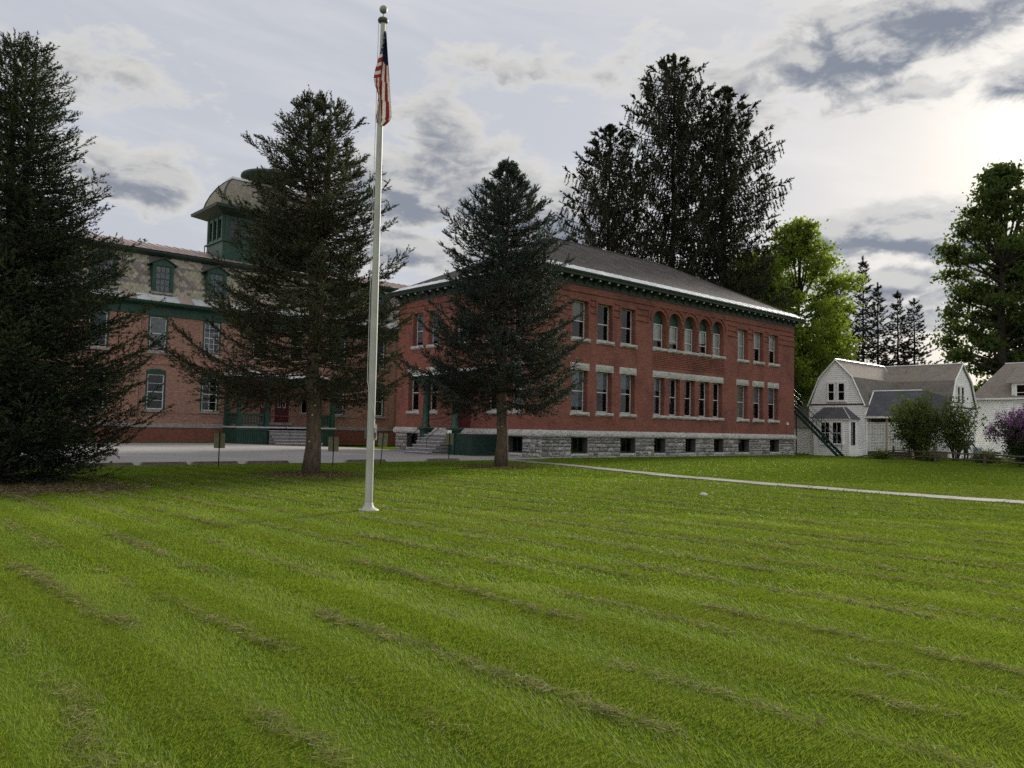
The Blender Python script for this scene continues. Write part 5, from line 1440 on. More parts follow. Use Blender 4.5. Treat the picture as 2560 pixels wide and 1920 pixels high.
def broadleaf(name, base, H, crown, mat, seed, leaves, lsize, trunk_r=.35, limbs_n=9, flat=.75, fork=.25, puff=1.0, bark='bark_dark', name_leaf='crown', zc=None):
    """crown: list of (dx, dy, z, rx, rz) lobes; leaves gather in clumps at the ends of real limbs"""
    rg = np.random.default_rng(seed)
    root = empty(name, (base[0], base[1], gz(*base)))
    m = MB(); zt = H * .62
    pts = [(0.15 * math.sin(q), .1 * math.cos(q * 1.7), -.2 + (zt + .2) * q / 7) for q in range(8)]
    m.tube(pts, list(np.linspace(trunk_r, trunk_r * .35, 8)), 10); m.build('trunk', MT[bark], root, True)
    lm = MB(); cl = []
    for (dx, dy, z, rx, rz) in crown:
        zs = max(H * fork, z - rz * 1.3 - rg.uniform(0, 2)); f = min(1, zs / zt)
        p0 = np.array([0.15 * math.sin(f * 7), 0, min(zs, zt)]); p1 = np.array([dx, dy, z])
        mid = (p0 + p1) / 2 + np.array([dx * .12, dy * .12, -.1 * rz])
        P = [p0 * (1 - t) ** 2 + mid * 2 * t * (1 - t) + p1 * t ** 2 for t in np.linspace(0, 1, 6)]
        lm.tube([tuple(p) for p in P], list(np.linspace(trunk_r * .32, trunk_r * .08, 6)), 5, False)
        nb = int(16 * rx * rz * .12) + 12
        for b in range(nb):
            d = nrm(rg.normal(size=3)); r = rg.uniform(.45, 1.0) ** .6
            q = p1 + d * np.array([rx, rx, rz]) * r
            cl.append((q, r)); s = P[rg.integers(3, 6)]
            if rg.random() < .55: lm.tube([tuple(s), tuple((s + q) / 2 + rg.normal(size=3) * .2), tuple(q)], [trunk_r * .07, trunk_r * .045, .012], 4, False)
    lm.build('limbs', MT[bark], root)
    cs = np.array([c[0] for c in cl]); w = rg.integers(0, len(cs), leaves)
    off = rg.normal(size=(leaves, 3)) * np.array([.62, .62, .62 * flat * .6]) * puff
    pos = cs[w] + off
    nr = nrm(rg.normal(size=(leaves, 3)) * np.array([.8, .8, .5]) + np.array([0, 0, .55]))
    a = nrm(np.cross(nr, rg.normal(size=(leaves, 3)))); b = np.cross(nr, a); s = lsize * rg.uniform(.6, 1.3, (leaves, 1))
    droop = np.array([0, 0, -.25])
    p0, p1, p2, p3 = pos - a * s * .6, pos + b * s * .42, pos + a * s * .6 + droop * s, pos - b * s * .42
    tri = np.concatenate([np.stack([p0, p1, p2], 1), np.stack([p0, p2, p3], 1)])
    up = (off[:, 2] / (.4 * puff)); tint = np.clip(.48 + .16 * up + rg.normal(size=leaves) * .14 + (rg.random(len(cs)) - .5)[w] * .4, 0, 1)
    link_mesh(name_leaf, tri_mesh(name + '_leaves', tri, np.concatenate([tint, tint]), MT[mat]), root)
    return root
def lobes(rg, n, R, z0, z1, rr, zz):
    out = []
    for k in range(n):
        z = z0 + (z1 - z0) * (k + .5) / n; f = (z - z0) / (z1 - z0); Rz = R * (math.sin(math.pi * min(1, .22 + f * .80)) ** .7)
        a = k * 2.4 + rg.uniform(-.4, .4); d = Rz * rg.uniform(.45, .95)
        out.append((d * math.cos(a), d * math.sin(a), z, rr * rg.uniform(.75, 1.2), zz * rg.uniform(.75, 1.2)))
    return out
rl = random.Random(77)
t = broadleaf('maple_tree', (31.6, 88), 26.5, lobes(rl, 52, 7.0, 6, 25.2, 1.4, .9), 'maple_a', 41, 24000, .34, .42)
tag(t, 'bright yellow-green maple rising past the far corner of the brick hall', 'maple tree')
t = broadleaf('maple_tree', (25.6, 84), 22.0, lobes(rl, 32, 5.4, 6, 20.5, 1.7, 1.1), 'maple_a', 42, 20000, .36, .36)
tag(t, 'bright green maple tucked under the drooping spruce behind the brick hall', 'maple tree')
t = broadleaf('maple_tree', (38.0, 98), 14.0, lobes(rl, 16, 4.6, 3, 12.5, 2.2, 1.6), 'maple_a', 43, 15000, .38, .30)
tag(t, 'low spreading bright maple between the brick hall and the white house', 'maple tree')
t = broadleaf('maple_tree', (58.6, 95), 36.5, lobes(rl, 64, 8.0, 10, 34.5, 1.35, .8), 'maple_b', 44, 24000, .38, .75)
tag(t, 'huge dark green maple towering behind the two white houses', 'maple tree')
t = broadleaf('maple_tree', (66.5, 100), 30.0, lobes(rl, 40, 7.5, 6, 28, 2.1, 1.5), 'maple_b', 45, 24000, .48, .6)
tag(t, 'dark maple partly hidden behind the huge one over the farmhouse roof', 'maple tree')
for i, (x, y, H, mt_, lb) in enumerate([(60.5, 126, 12.5, 'maple_a', 'pale green roundish tree low between the two white houses'), (65.5, 118, 11.0, 'maple_b', 'olive green low tree at the gap between the two white houses'),
        (52.0, 128, 10.0, 'maple_b', 'small olive tree seen over the gambrel ridge'), (45.5, 128, 9.5, 'maple_a', 'small bright tree seen over the front gambrel gable'), (74, 112, 12, 'maple_b', 'olive tree behind the farmhouse ridge')]):
    t = broadleaf('small_tree', (x, y), H, lobes(rl, 12, 4.2, 3, H - 1.2, 2.3, 1.6), mt_, 50 + i, 7000, .45, .22); tag(t, lb, 'tree')
# a far treeline that reads as one mass
rg = np.random.default_rng(5); n = 14000
x = rg.uniform(-180, 220, n); hgt = 9 + 3 * np.sin(x * .11) + 2.2 * np.sin(x * .31 + 1) + 1.2 * np.sin(x * .9)
zz = hgt * rg.uniform(0, 1, n) ** .7; y = 175 + rg.uniform(-8, 8, n) + 10 * np.sin(x * .02)
pos = np.stack([x, y, zz], 1); a = nrm(rg.normal(size=(n, 3))); b = nrm(np.cross(a, rg.normal(size=(n, 3)))); s = rg.uniform(.5, 1.2, (n, 1))
tri = np.concatenate([np.stack([pos - a * s, pos + b * s * .7, pos + a * s], 1), np.stack([pos - a * s, pos + a * s, pos - b * s * .7], 1)]); ti = np.clip(.4 + .2 * np.sin(x * .2) + rg.normal(size=n) * .15, 0, 1)
o = link_mesh('far_woods', tri_mesh('far_woods', tri, np.concatenate([ti, ti]), MT['maple_b'])); tag(o, 'distant line of leafy woods behind the houses', 'woods', None, 'stuff')

# shrubs by the white house
def shrub(name, base, H, R, mat, seed, leaves, lsize, stems, label, flowers=None, cat='shrub', open_=.5):
    rg = np.random.default_rng(seed); root = empty(name, (base[0], base[1], gz(*base))); m = MB(); cl = []
    for k in range(stems):
        a = rg.uniform(0, 6.28); lean = rg.uniform(.1, 1.0) * R; h_ = H * rg.uniform(.65, 1.0) * (1 - .25 * lean / R)
        e = np.array([math.cos(a) * lean, math.sin(a) * lean, h_]); P = [np.array([math.cos(a) * .15, math.sin(a) * .15, -.05]) * (1 - t) + e * np.array([t ** 1.4, t ** 1.4, t ** .9]) for t in np.linspace(0, 1, 6)]
        m.tube([tuple(p) for p in P], list(np.linspace(.045, .010, 6)), 5, False)
        for q in range(12):
            t = rg.uniform(.22, 1); b = np.array([np.interp(t, np.linspace(0, 1, 6), [p[c] for p in P]) for c in range(3)])
            c = b + nrm(rg.normal(size=3)) * rg.uniform(.15, .55) * (R / 1.6) + np.array([0, 0, .1]); cl.append(c); m.tube([tuple(b), tuple(c)], [.014, .006], 3, False)
    m.build('stems', MT['bark_dark'], root)
    cs = np.array(cl); w = rg.integers(0, len(cs), leaves); pos = cs[w] + rg.normal(size=(leaves, 3)) * .17 * open_ * 2
    pos[:, 2] = np.maximum(pos[:, 2], .05)
    a = nrm(rg.normal(size=(leaves, 3))); b = nrm(np.cross(a, rg.normal(size=(leaves, 3)))); s = lsize * rg.uniform(.6, 1.3, (leaves, 1))
    tri = np.concatenate([np.stack([pos - a * s * .6, pos + b * s * .35, pos + a * s * .6], 1), np.stack([pos - a * s * .6, pos + a * s * .6, pos - b * s * .35], 1)])
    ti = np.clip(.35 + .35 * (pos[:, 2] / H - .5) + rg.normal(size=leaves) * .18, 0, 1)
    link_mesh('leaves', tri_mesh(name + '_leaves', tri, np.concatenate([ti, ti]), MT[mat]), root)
    if flowers:
        top = cs[cs[:, 2] > H * .40]; n = flowers; w = rg.integers(0, len(top), n // 40 + 1)
        cen = top[w] + nrm(rg.normal(size=(len(w), 3))) * np.array([.25, .25, .2]); cen[:, 2] += .1
        pos = np.repeat(cen, 40, 0) + rg.normal(size=(len(cen) * 40, 3)) * np.array([.065, .065, .11]); k = len(pos)
        a = nrm(rg.normal(size=(k, 3))); b = nrm(np.cross(a, rg.normal(size=(k, 3)))); s = .035
        tri = np.stack([pos - a * s, pos + b * s, pos + a * s], 1)
        link_mesh('flowers', tri_mesh(name + '_flowers', tri, np.clip(.5 + rg.normal(size=k) * .2 + (rg.random(len(cen)) - .5).repeat(40) * .5, 0, 1), MT['lilac_flower']), root)
    tag(root, label, cat); return root
shrub('shrub', (30.1, 59.0), 5.1, 2.7, 'shrub', 71, 8200, .15, 40, 'tall dark leafy shrub against the lattice porch of the white house')
shrub('shrub', (31.9, 57.4), 4.9, 2.2, 'shrub', 72, 3600, .15, 20, 'thin open shrub with bare stems before the white cross gable', open_=.45)
shrub('lilac_bush', (31.2, 47.6), 3.75, 2.5, 'lilac_leaf', 73, 13000, .14, 44, 'purple flowering lilac bush at the end of the rail fence', 52000, 'lilac')
shrub('shrub', (33.4, 51.5), 1.5, 1.6, 'lilac_leaf', 74, 2500, .12, 22, 'low dark green bush beneath the lilac')
for i, (x, y, H, r_, lb) in enumerate([(26.9, 58.2, .45, .9, 'low green plants under the tilted fence rail'), (29.0, 55.2, .5, 1.2, 'low green plants beneath the tall dark shrub'), (31.5, 53.2, .55, 1.2, 'low leafy plants at the middle fence post'), (34.3, 57.5, .6, 1.1, 'low plants in front of the light blue bin')]):
    shrub('border_plant', (x, y), H, r_, 'shrub', 80 + i, 900, .09, 16, lb, cat='plant')

# ================================================================ flagpole and flag
PX, PY = -2.76, 15.75
MT['pole'] = plain('brushed_pole', (.42, .42, .395), (.34, .345, .325), .6, 2.0, metallic=.0, spec=.3, stain=(.36, .37, .34), stain_scale=.9)
MT['pole_cap'] = plain('dull_cap', (.10, .10, .10), (.06, .06, .06), .5, 5)
MT['pole_ball'] = plain('weathered_ball', (.34, .33, .28), (.26, .26, .22), .5, 4, metallic=.3)
fp = empty('flagpole', (PX, PY, 0)); tag(fp, 'tall tapered grey metal flagpole standing on the lawn', 'flagpole')
LEAN = .0
m = MB(); m.lathe([(.076, .10), (.075, 1.5), (.074, 3.0), (.066, 6.0), (.050, 9.6), (.048, 9.83)], (0, 0, 0), 24); m.build('shaft', MT['pole'], fp, True)
m = MB(); m.lathe([(.20, .0), (.20, .015), (.17, .035), (.12, .06), (.095, .09), (.086, .13), (.077, .15)], (0, 0, 0), 24); m.build('base_flange', MT['pole'], fp, True)
m = MB(); m.lathe([(.05, 9.80), (.10, 9.83), (.108, 9.87), (.09, 9.90), (.03, 9.92), (.0, 9.92)], (0, 0, 0), 20); m.build('truck_cap', MT['pole_cap'], fp, True)
m = MB(); m.lathe([(.008, 9.9), (.008, 10.02)], (0, 0, 0), 8); m.build('spindle', MT['pole_cap'], fp)
m = MB(); N = 12; m.lathe([(max(.001, .082 * math.sin(math.pi * k / N)), 10.09 - .082 * math.cos(math.pi * k / N)) for k in range(N + 1)], (0, 0, 0), 20); m.build('ball', MT['pole_ball'], fp, True)
MT['rope'] = plain('white_rope', (.60, .59, .56), (.45, .44, .42), .9, 20)
m = MB(); m.tube([(-.085, -.02, 9.8), (-.088, -.03, 6), (-.092, -.04, 3.0), (-.09, -.05, 2.55)], .006, 5); m.tube([(-.09, -.05, 2.55), (-.02, -.085, 2.2), (.06, -.06, 1.95), (.085, -.02, 1.75)], .007, 5)
m.build('halyard', MT['rope'], fp)
m = MB(); m.tube([(.06, -.03, 9.8), (.072, -.03, 9.55)], .005, 5); m.build('halyard_upper', MT['rope'], fp)
m = MB(); m.box(.07, .10, -.03, .0, 1.42, 1.62); m.tube([(.09, -.015, 1.38), (.115, -.015, 1.70)], .012, 6); m.build('cleat', MT['pole_cap'], fp)
m = MB(); rg = random.Random(2)
for k in range(7): m.tube([(.10 + .01 * math.cos(t * 6.28 + k) + .02 * (k % 3 - 1) * .5, -.02 + .015 * math.sin(t * 6.28), 1.36 + .05 * rg.random() + .30 * t) for t in np.linspace(0, 1, 6)], .008, 4)
o = m.build('rope_coil', MT['rope'], fp); o['kind'] = 'stuff'
m = MB(); m.box(-.115, -.075, -.03, .0, 1.40, 1.60); m.build('cleat', MT['pole_cap'], fp)

fl_m = [plain('flag_red', (.36, .035, .035), (.28, .03, .03), .9, 6), plain('flag_white', (.78, .75, .70), (.66, .64, .60), .9, 6), plain('flag_blue', (.022, .026, .075), (.018, .02, .055), .9, 6)]
for mm in fl_m:
    n = NT(mm.node_tree); b = next(q for q in mm.node_tree.nodes if q.type == 'BSDF_PRINCIPLED'); o_ = next(q for q in mm.node_tree.nodes if q.type == 'OUTPUT_MATERIAL')
    tl = n.n('ShaderNodeBsdfTranslucent'); n.put(tl.inputs[0], b.inputs['Base Color'].links[0].from_socket); mx = n.n('ShaderNodeMixShader'); mx.inputs[0].default_value = .25
    mm.node_tree.links.new(b.outputs[0], mx.inputs[1]); mm.node_tree.links.new(tl.outputs[0], mx.inputs[2]); mm.node_tree.links.new(mx.outputs[0], o_.inputs[0])
# limp cloth: a right-hand fold whose stripes run down its length and a left fold lying in front of it
def ip(s, tab): return float(np.interp(s, [t[0] for t in tab], [t[1] for t in tab]))
XR = [(0, .085), (.2, .12), (.5, .17), (.9, .235), (.95, .20), (1, .10)]
XM = [(0, .07), (.3, .05), (.5, .02), (.75, .0), (1, -.02)]
XL = [(0, .055), (.08, .04), (.2, -.01), (.3, -.07), (.42, -.125), (.5, -.14), (.58, -.11), (.68, -.04), (.8, -.05), (.93, -.075), (1, -.06)]
NS, NC = 78, 24
g = MB()
for i in range(NS + 1):
    s_ = i / NS
    for j in range(NC + 1):
        c = j / NC
        xr, xm, xl = ip(s_, XR), ip(s_, XM), ip(s_, XL)
        if c < .5: t = c * 2; x = xr + (xm - .03 - xr) * t; y = -.045 - .03 * math.sin(t * math.pi * 2 + s_ * 5)
        else: t = c * 2 - 1; x = xm - .03 + (xl - xm + .03) * t + .03 * math.sin(math.pi * t); y = -.085 - .035 * math.sin(t * math.pi) - .01 * math.sin(s_ * 20 + t * 4)
        z = 9.58 - 1.90 * s_ + (.05 * c if s_ > .9 else 0) - .03 * math.sin(c * 9) * s_
        g.v.append((x, y, z)); g.uv.append((c, s_))
for i in range(NS):
    for j in range(NC):
        q = lambda a, b: a * (NC + 1) + b
        g.f.append((q(i, j), q(i, j + 1), q(i + 1, j + 1), q(i + 1, j)))
        s_, c = (i + .5) / NS, (j + .5) / NC
        if c < .5: col = 2 if s_ < .36 - c * .1 else (0 if int(c * 8 + s_ * 1.6) % 2 == 0 else 1)
        elif s_ < .24: col = 1 if (s_ > .05 and i % 4 == 1 and j % 4 == 1) else 2
        elif s_ < .50: col = 1 if int((s_ - .24) / .045) % 2 == 0 else 0
        else: col = 0 if int(c * 9 - s_ * 6) % 2 == 0 else 1
        g.mi.append(col)
flag = g.build('flag', fl_m, None, True); flag.location = (PX, PY, 0)
tag(flag, 'limp red, white and blue striped flag hanging at the top of the flagpole', 'flag')
sol = flag.modifiers.new('thickness', 'SOLIDIFY'); sol.thickness = .003

# ================================================================ small signs, wheel stops, rock
MT['sign_back'] = plain('olive_sign_back', (.22, .22, .13), (.17, .17, .10), .6, 3, spec=.4)
def sign(base, label, h=1.33, yaw=0.0, lean=0.0):
    r = empty('parking_sign', (base[0], base[1], 0), yaw); r.rotation_euler = (0, lean, yaw)
    m = MB(); m.box(-.02, .02, -.03, -.012, -.1, h); m.build('post', MT['iron'], r)
    m = MB(); m.box(-.2, .2, -.011, -.006, h - .62, h - .05); m.build('plate', MT['sign_back'], r)
    tag(r, label, 'sign', 'small parking signs along the lot'); return r
sign((-10.91, 30.0), 'small olive sign plate on thin black post near the fir', 1.33, R(8))
sign((-6.95, 31.4), 'small olive sign plate half hidden behind the bare spruce trunk', 1.25, R(10))
sign((-5.63, 34.76), 'small olive sign on a leaning black post right of the flagpole', 1.40, R(14), R(4))
sign((-3.09, 39.96), 'small tan sign on thin post before the brick hall porch', 1.42, R(10), R(1.5))
MT['stop'] = plain('old_timber_stop', (.22, .18, .145), (.15, .125, .10), .95, 5, bmp=.4)
for (u0, u1, lb) in [(-24.4, -22.55, 'weathered wheel stop half hidden behind the fir boughs'), (-22.35, -20.55, 'weathered wheel stop with its end at the thin sign near the fir'), (-20.45, -18.5, 'weathered wheel stop between the first sign and the bare spruce trunk'),
                     (-18.25, -16.3, 'weathered wheel stop right behind the bare spruce trunk'), (-13.6, -11.4, 'weathered wheel stop behind the flagpole foot'), (-9.1, -7.0, 'weathered wheel stop by the tan sign before the porch')]:
    g = MB(); L = u1 - u0
    g.prism([(0, 0), (L, 0), (L - .10, .115), (.10, .115)], lambda x, z, t: (x, t, z - .01), -.09, .09)
    o = g.build('wheel_stop', MT['stop']); o.location = uw(u0, -1.35 + rg.uniform(-.1, .1), .01); o.rotation_euler = (0, 0, ROTZ + rg.uniform(-.03, .03)); tag(o, lb, 'wheel stop', 'wheel stops along the lawn edge')
def boulder(name, loc, s, seed, mat, label):
    bm = bmesh.new(); bmesh.ops.create_icosphere(bm, subdivisions=2, radius=1); r_ = random.Random(seed)
    for v in bm.verts:
        v.co *= r_.uniform(.82, 1.1); v.co.x *= s[0]; v.co.y *= s[1]; v.co.z *= s[2]
    me = bpy.data.meshes.new(name); bm.to_mesh(me); bm.free(); me.materials.append(mat)
    o = link_mesh(name, me); o.location = loc; tag(o, label, 'rock'); return o
MT['pale_rock'] = plain('pale_rock', (.58, .57, .53), (.46, .45, .42), .9, 6)
boulder('lawn_stone', (5.1, 21.14, .03), (.10, .08, .055), 3, MT['pale_rock'], 'small pale stone lying in the mown lawn')
boulder('step_stone', (10.0, 24.25, .0), (.26, .12, .03), 4, MT['slab'], 'flat pale stone sunk in the grass beside the walkway')

# ================================================================ split-rail fence
fn = empty('rail_fence', (30, 54, 0)); tag(fn, 'weathered split rail fence with one rail dropped at its end', 'fence')
POSTS = [(31.0, 65.6, 1.0), (26.9, 51.2, .95), (27.9, 47.4, .9), (28.9, 43.4, .9)]
POSTS = [(30.9, 64.6, 1.05), (27.9, 52.6, .95), (28.3, 47.8, .9), (29.0, 43.0, .9)]
for (x, y, h_) in POSTS:
    m = MB(); z = gz(x, y); m.tube([(x - 30, y - 54, z - .2), (x - 30 + .01, y - 54, z + h_)], [.085, .075], 6); m.build('post', MT['wood_grey'], fn)
for (p, q) in zip(POSTS, POSTS[1:]):
    for hh in (.72, .36):
        m = MB(); A, B = Vector((p[0] - 30, p[1] - 54, gz(p[0], p[1]) + hh)), Vector((q[0] - 30, q[1] - 54, gz(q[0], q[1]) + hh)); mid = (A + B) / 2 - Vector((0, 0, .06))
        m.tube([A, mid, B], [.045, .055, .045], 5); m.build('rail', MT['wood_grey'], fn)
p = POSTS[0]; m = MB(); m.tube([(p[0] - 30, p[1] - 54, gz(p[0], p[1]) + .72), (25.9 - 30, 60.0 - 54, .05)], [.05, .055], 5); rl_ = m.build('rail', MT['wood_grey'], fn); rl_['label'] = 'dropped rail slanting down to the grass'

# ================================================================ bin and person behind the shrubs
bn = empty('trash_bin', (40.6, 69.6, gz(40.6, 69.6))); tag(bn, 'light blue round trash bin at the corner of the white house', 'bin')
MT['bin'] = plain('bin_blue', (.36, .44, .54), (.30, .37, .46), .5, 2, spec=.4)
m = MB(); m.lathe([(.27, 0), (.34, .95), (.36, .97), (.36, 1.0)], (0, 0, 0), 18); m.build('tub', MT['bin'], bn, True)
m = MB(); m.lathe([(.37, 1.0), (.37, 1.06), (.25, 1.12), (.0, 1.13)], (0, 0, 0), 18); m.build('lid', MT['bin'], bn, True)
m = MB()
for s in (-1, 1): m.box(s * .36 - .02, s * .36 + .02, -.07, .07, .78, .84)
o = m.build('handles', MT['bin'], bn); o['kind'] = 'stuff'

def person_mat():
    m, n, b, o = new_mat('person_clothes'); at = n.n('ShaderNodeAttribute'); at.attribute_name = 'cloth'
    rp = n.n('ShaderNodeValToRGB'); rp.color_ramp.interpolation = 'CONSTANT'; e = rp.color_ramp.elements
    e[0].position = 0; e[0].color = (.020, .022, .034, 1); e[1].position = .30; e[1].color = (.045, .062, .060, 1)
    for p, c in ((.55, (.42, .26, .19, 1)), (.8, (.05, .035, .025, 1))): k = e.new(p); k.color = c
    n.put(rp.inputs[0], at.outputs['Fac']); n.put(b.inputs['Base Color'], rp.outputs[0]); b.inputs['Roughness'].default_value = .85; return m
def make_person(loc, yaw):
    # joints of a figure bending forward, feet apart, one arm reaching down in front (x = forward)
    J = {'pelvis': (0, 0, .93, .15), 'spine': (.10, 0, 1.10, .16), 'chest': (.30, 0, 1.27, .175), 'neck': (.46, 0, 1.36, .06), 'chin': (.53, 0, 1.37, .085), 'head': (.62, 0, 1.39, .105), 'crown': (.70, 0, 1.42, .075),
         'hipL': (0, .10, .90, .105), 'kneeL': (.08, .12, .50, .07), 'ankL': (-.04, .13, .09, .05), 'toeL': (.16, .14, .04, .04),
         'hipR': (0, -.10, .90, .105), 'kneeR': (.10, -.12, .50, .07), 'ankR': (.03, -.13, .09, .05), 'toeR': (.22, -.14, .04, .04),
         'shL': (.34, .20, 1.28, .075), 'elL': (.42, .26, 1.00, .052), 'wrL': (.55, .22, .80, .036), 'haL': (.60, .21, .73, .034),
         'shR': (.34, -.20, 1.28, .075), 'elR': (.50, -.26, 1.02, .052), 'wrR': (.68, -.22, .86, .036), 'haR': (.75, -.21, .81, .034)}
    B = [('pelvis', 'spine'), ('spine', 'chest'), ('chest', 'neck'), ('neck', 'chin'), ('chin', 'head'), ('head', 'crown'), ('pelvis', 'hipL'), ('hipL', 'kneeL'), ('kneeL', 'ankL'), ('ankL', 'toeL'), ('pelvis', 'hipR'), ('hipR', 'kneeR'), ('kneeR', 'ankR'), ('ankR', 'toeR'),
         ('chest', 'shL'), ('shL', 'elL'), ('elL', 'wrL'), ('wrL', 'haL'), ('chest', 'shR'), ('shR', 'elR'), ('elR', 'wrR'), ('wrR', 'haR')]
    K = list(J); V = [J[k][:3] for k in K]; R_ = [J[k][3] for k in K]; E_ = [(K.index(a), K.index(b)) for a, b in B]
    for s, w in ((1, 'haL'), (-1, 'haR')):                 # five fingers on each hand
        p = Vector(J[w][:3])
        for f in range(5):
            d = Vector((.6, (f - 2) * .22 * s, -.75)).normalized() if f else Vector((.5, -.8 * s, -.3)).normalized(); L = (.05, .075, .085, .08, .06)[f]
            i0 = len(V); V += [tuple(p + d * .03), tuple(p + d * (.03 + L * .55)), tuple(p + d * (.03 + L) - Vector((.012, 0, 0)))]; R_ += [.010, .009, .008]
            E_ += [(K.index(w), i0), (i0, i0 + 1), (i0 + 1, i0 + 2)]
    me = bpy.data.meshes.new('person_body'); me.from_pydata(V, E_, [])
    o = bpy.data.objects.new('person', me); COL.objects.link(o)
    sk = o.modifiers.new('skin', 'SKIN')
    for v, r in zip(me.skin_vertices[0].data, R_): v.radius = (r, r); v.use_root = False
    me.skin_vertices[0].data[0].use_root = True
    sb = o.modifiers.new('smooth', 'SUBSURF'); sb.levels = 1; sb.render_levels = 1
    dg = bpy.context.evaluated_depsgraph_get(); me2 = bpy.data.meshes.new_from_object(o.evaluated_get(dg)); o.modifiers.clear(); o.data = me2
    at = me2.attributes.new('cloth', 'FLOAT', 'POINT'); val = []
    for v in me2.vertices:
        x, y, z = v.co
        if z < .94 and x < .30 and not (abs(y) > .17 and z > .70): val.append(.1)
        elif x > .50 and z > 1.25 and abs(y) < .14: val.append(.9 if (z > 1.42 or x < .58) else .6)
        elif (x > .53 and z < .84): val.append(.6)
        else: val.append(.4)
    at.data.foreach_set('value', np.array(val, dtype=np.float32)); me2.materials.clear(); me2.materials.append(person_mat())
    o.location = loc; o.rotation_euler = (0, 0, yaw); o.scale = (1.12, 1.12, 1.12); me2.polygons.foreach_set('use_smooth', np.ones(len(me2.polygons), dtype=bool))
    tag(o, 'person in dark jacket and jeans bending over behind the open shrub', 'person'); return o
make_person((34.3, 60.4, gz(34.3, 60.4) - .02), R(5))

# ================================================================ grass blades and clippings on the near lawn
rg = np.random.default_rng(101)
def ground_pts(n, y0, y1, power=1.0):
    y = rg.uniform(y0, y1, n * 2); keep = rg.random(n * 2) < (y * 1.32 + 5.2) / (y1 * 1.32 + 5.2); y = y[keep][:n]
    x = rg.uniform(-.5, .5, len(y)) * (y * 1.32 + 5.2)
    return x, y
Un, Wn_ = np.array(U), np.array(Wv); C0n = np.array(C0)
def uw_of(x, y):
    dx, dy = x - C0n[0], y - C0n[1]; return dx * Un[0] + dy * Un[1], dx * Wn_[0] + dy * Wn_[1]
PA_, PB_ = np.array(PATH_A), np.array(PATH_B)
def on_path(x, y):
    """true on the flagstones: between the two edge polylines (given by y)"""
    oA, oB = np.argsort(PA_[:, 1]), np.argsort(PB_[:, 1])
    xr = np.interp(y, PA_[oA, 1], PA_[oA, 0]); xl = np.interp(y, PB_[oB, 1], PB_[oB, 0])
    j = .17 * smooth_noise(x, y, 2.2, 6) + .07
    return (x > xl + j) & (x < xr - .17 * smooth_noise(x, y, 2.4, 7) - .07)
def smooth_noise(x, y, f, seed):
    r = np.random.default_rng(seed); v = np.zeros_like(x)
    for k in range(7):
        a = r.uniform(0, 6.28); q = f * r.uniform(.6, 1.7); v += np.sin((x * math.cos(a) + y * math.sin(a)) * q + r.uniform(0, 6.28))
    return v / 3.0
MT['grass'] = leaf_mat('grass_blades', (.195, .172, .057), (.128, .206, .017), (.250, .312, .038), .42, .6, (.080, .135, .010), .18)
tris, tints = [], []
for (n, y0, y1, h, w) in ((350000, 3.0, 8.6, .029, .0052), (240000, 8.0, 16.0, .031, .0100), (115000, 15.0, 28.0, .034, .019), (70000, 26, 66, .042, .055)):
    x, y = ground_pts(n, y0, y1); u, ww = uw_of(x, y)
    ok = ((ww < -1.75) & ((u < 34) | (ww < -9)) & (u < 40) | ((u > .5) & (ww < -.45) & (u < 28))) & ~on_path(x, y) & (np.hypot(x - PX, y - PY) > .2) & ~((ww > -.25) & (u > -1))
    x, y, u, ww = x[ok], y[ok], u[ok], ww[ok]; k = len(x)
    wob = smooth_noise(x, y, .5, 1) * .05
    st = np.sin((u + wob) * 2 * math.pi / 1.12)                       # mower passes
    pat = smooth_noise(x, y, 1.1, 2); fine = smooth_noise(x, y, 4.0, 3)
    lean = np.where(st > 0, 1.0, -1.0) * .75
    d = Wn_[None, :2] * lean[:, None] + rg.normal(size=(k, 2)) * .55
    hh = h * rg.uniform(.55, 1.35, k) * np.where(rg.random(k) < .06, 1.7, 1.0) * (1 + .22 * np.clip(fine, -1, 1)) * (1 - .15 * (st > .3))
    a = rg.uniform(0, 6.28, k); sx, sy = np.cos(a) * w * .5, np.sin(a) * w * .5
    z0 = np.zeros(k) - .004
    b0 = np.stack([x - sx, y - sy, z0], 1); b1 = np.stack([x + sx, y + sy, z0], 1); tp = np.stack([x + d[:, 0] * hh, y + d[:, 1] * hh, hh * .9], 1)
    tris.append(np.stack([b0, b1, tp], 1))
    tints.append(np.clip((.50 + .20 * np.tanh(st * 4)) + .12 * np.clip(pat, -1.2, 1.2) + .07 * fine + rg.normal(size=k) * .16 - .5 * (rg.random(k) < .05 + .10 * np.clip(smooth_noise(x, y, .9, 8), 0, 1)), 0, 1))
gr = link_mesh('grass', tri_mesh('grass', np.concatenate(tris), np.concatenate(tints), MT['grass'])); tag(gr, 'short mown green grass of the lawn', 'grass', None, 'stuff')

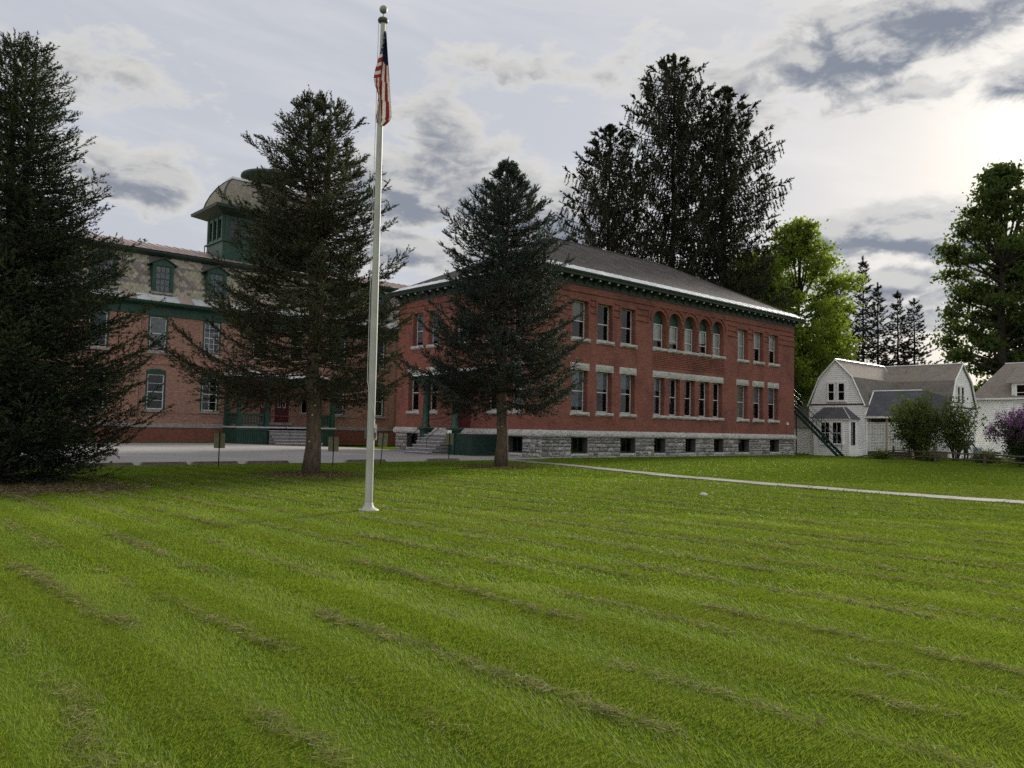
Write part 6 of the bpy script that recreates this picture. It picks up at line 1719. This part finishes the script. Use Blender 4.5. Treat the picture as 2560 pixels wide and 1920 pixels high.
# rows of cut clippings left by the mower
MT['clippings'] = leaf_mat('dry_clippings', (.095, .105, .036), (.165, .165, .066), (.30, .285, .14), .3, .8)
lines = [-35.2, -34.1, -33.2, -32.1, -31.05, -30.3, -29.6, -28.7, -27.85, -27.1, -26.45, -25.8, -25.15, -24.5, -24.05, -23.4, -22.7, -22.1, -21.6, -20.9, -20.3, -19.7, -19.2, -18.1, -17.4, -16.8, -15.7, -14.4, -13.2, -12.0, -10.6, -9.0, -7.2, -5.0]
O, D, Ln, Tn = [], [], [], []
for i, ul in enumerate(lines):
    wpos = -36.0
    while wpos < -8:
        wpos += rg.uniform(.05, .16)
        dens_ = math.sin(wpos * .9 + i * 2.1) + .7 * math.sin(wpos * 2.3 + i) + .45 * math.sin(wpos * 6.1 + i * 3)
        if dens_ < (-.75 if i % 3 else -.2): continue
        p = C0n + Un * (ul + rg.normal() * .035 + .07 * math.sin(wpos * .35 + i)) + Wn_ * wpos
        if not (3 < p[1] < 26 and abs(p[0]) < p[1] * .72 + 1): continue
        dist = p[1]; m_ = int(np.clip((24 if i % 2 else 13) * min(dens_ + .7, 1.5) * (6 / dist), 2, 36)); base_t = rg.uniform(.05, .6)
        q = p + np.stack([rg.normal(size=m_) * .045, rg.normal(size=m_) * .045, rg.uniform(.006, .032, m_)], 1)
        O.append(q); D.append(np.stack([rg.normal(size=m_), rg.normal(size=m_), rg.normal(size=m_) * .28], 1)); Ln.append(rg.uniform(.05, .13, m_) * (1 + dist * .02)); Tn.append(np.clip(base_t + rg.normal(size=m_) * .2, 0, 1))
O, D, Ln, Tn = np.concatenate(O), nrm(np.concatenate(D)), np.concatenate(Ln), np.concatenate(Tn)
u_, w_ = uw_of(O[:, 0], O[:, 1]); ok = ~on_path(O[:, 0], O[:, 1]) & (w_ < -2); O, D, Ln, Tn = O[ok], D[ok], Ln[ok], Tn[ok]
wd = (.0010 + .00042 * O[:, 1:2]) ; sd = nrm(np.cross(D, rg.normal(size=D.shape))) * wd
tri = np.stack([O - D * Ln[:, None] / 2 - sd, O - D * Ln[:, None] / 2 + sd, O + D * Ln[:, None] / 2], 1)
cl = link_mesh('grass_clippings', tri_mesh('grass_clippings', tri, Tn, MT['clippings'])); tag(cl, 'rows of dry cut grass left by the mower', 'clippings', None, 'stuff')
# brown fallen needles round the spruce trunks and along the fir's skirt
O = []
for (cx, cy, r_, n_) in ((-6.66, 26.8, .75, 3200), (-.42, 34.6, .8, 2600), (-12.2, 18.6, 1.2, 3000), (-10.4, 19.6, .7, 1500)):
    O.append(np.stack([cx + rg.normal(size=n_) * r_, cy + rg.normal(size=n_) * r_, rg.uniform(.004, .035, n_)], 1))
O = np.concatenate(O); D = nrm(np.stack([rg.normal(size=len(O)), rg.normal(size=len(O)), rg.normal(size=len(O)) * .2], 1)); sd = nrm(np.cross(D, rg.normal(size=D.shape))) * .014
tri = np.stack([O - D * .06 - sd, O - D * .06 + sd, O + D * .06], 1)
MT['litter'] = leaf_mat('needle_litter', (.07, .048, .030), (.12, .085, .052), (.20, .15, .09), .1, .9)
o = link_mesh('needle_litter', tri_mesh('needle_litter', tri, rg.uniform(0, 1, len(tri)), MT['litter'])); tag(o, 'brown fallen needles under the spruces and fir', 'needle litter', None, 'stuff')
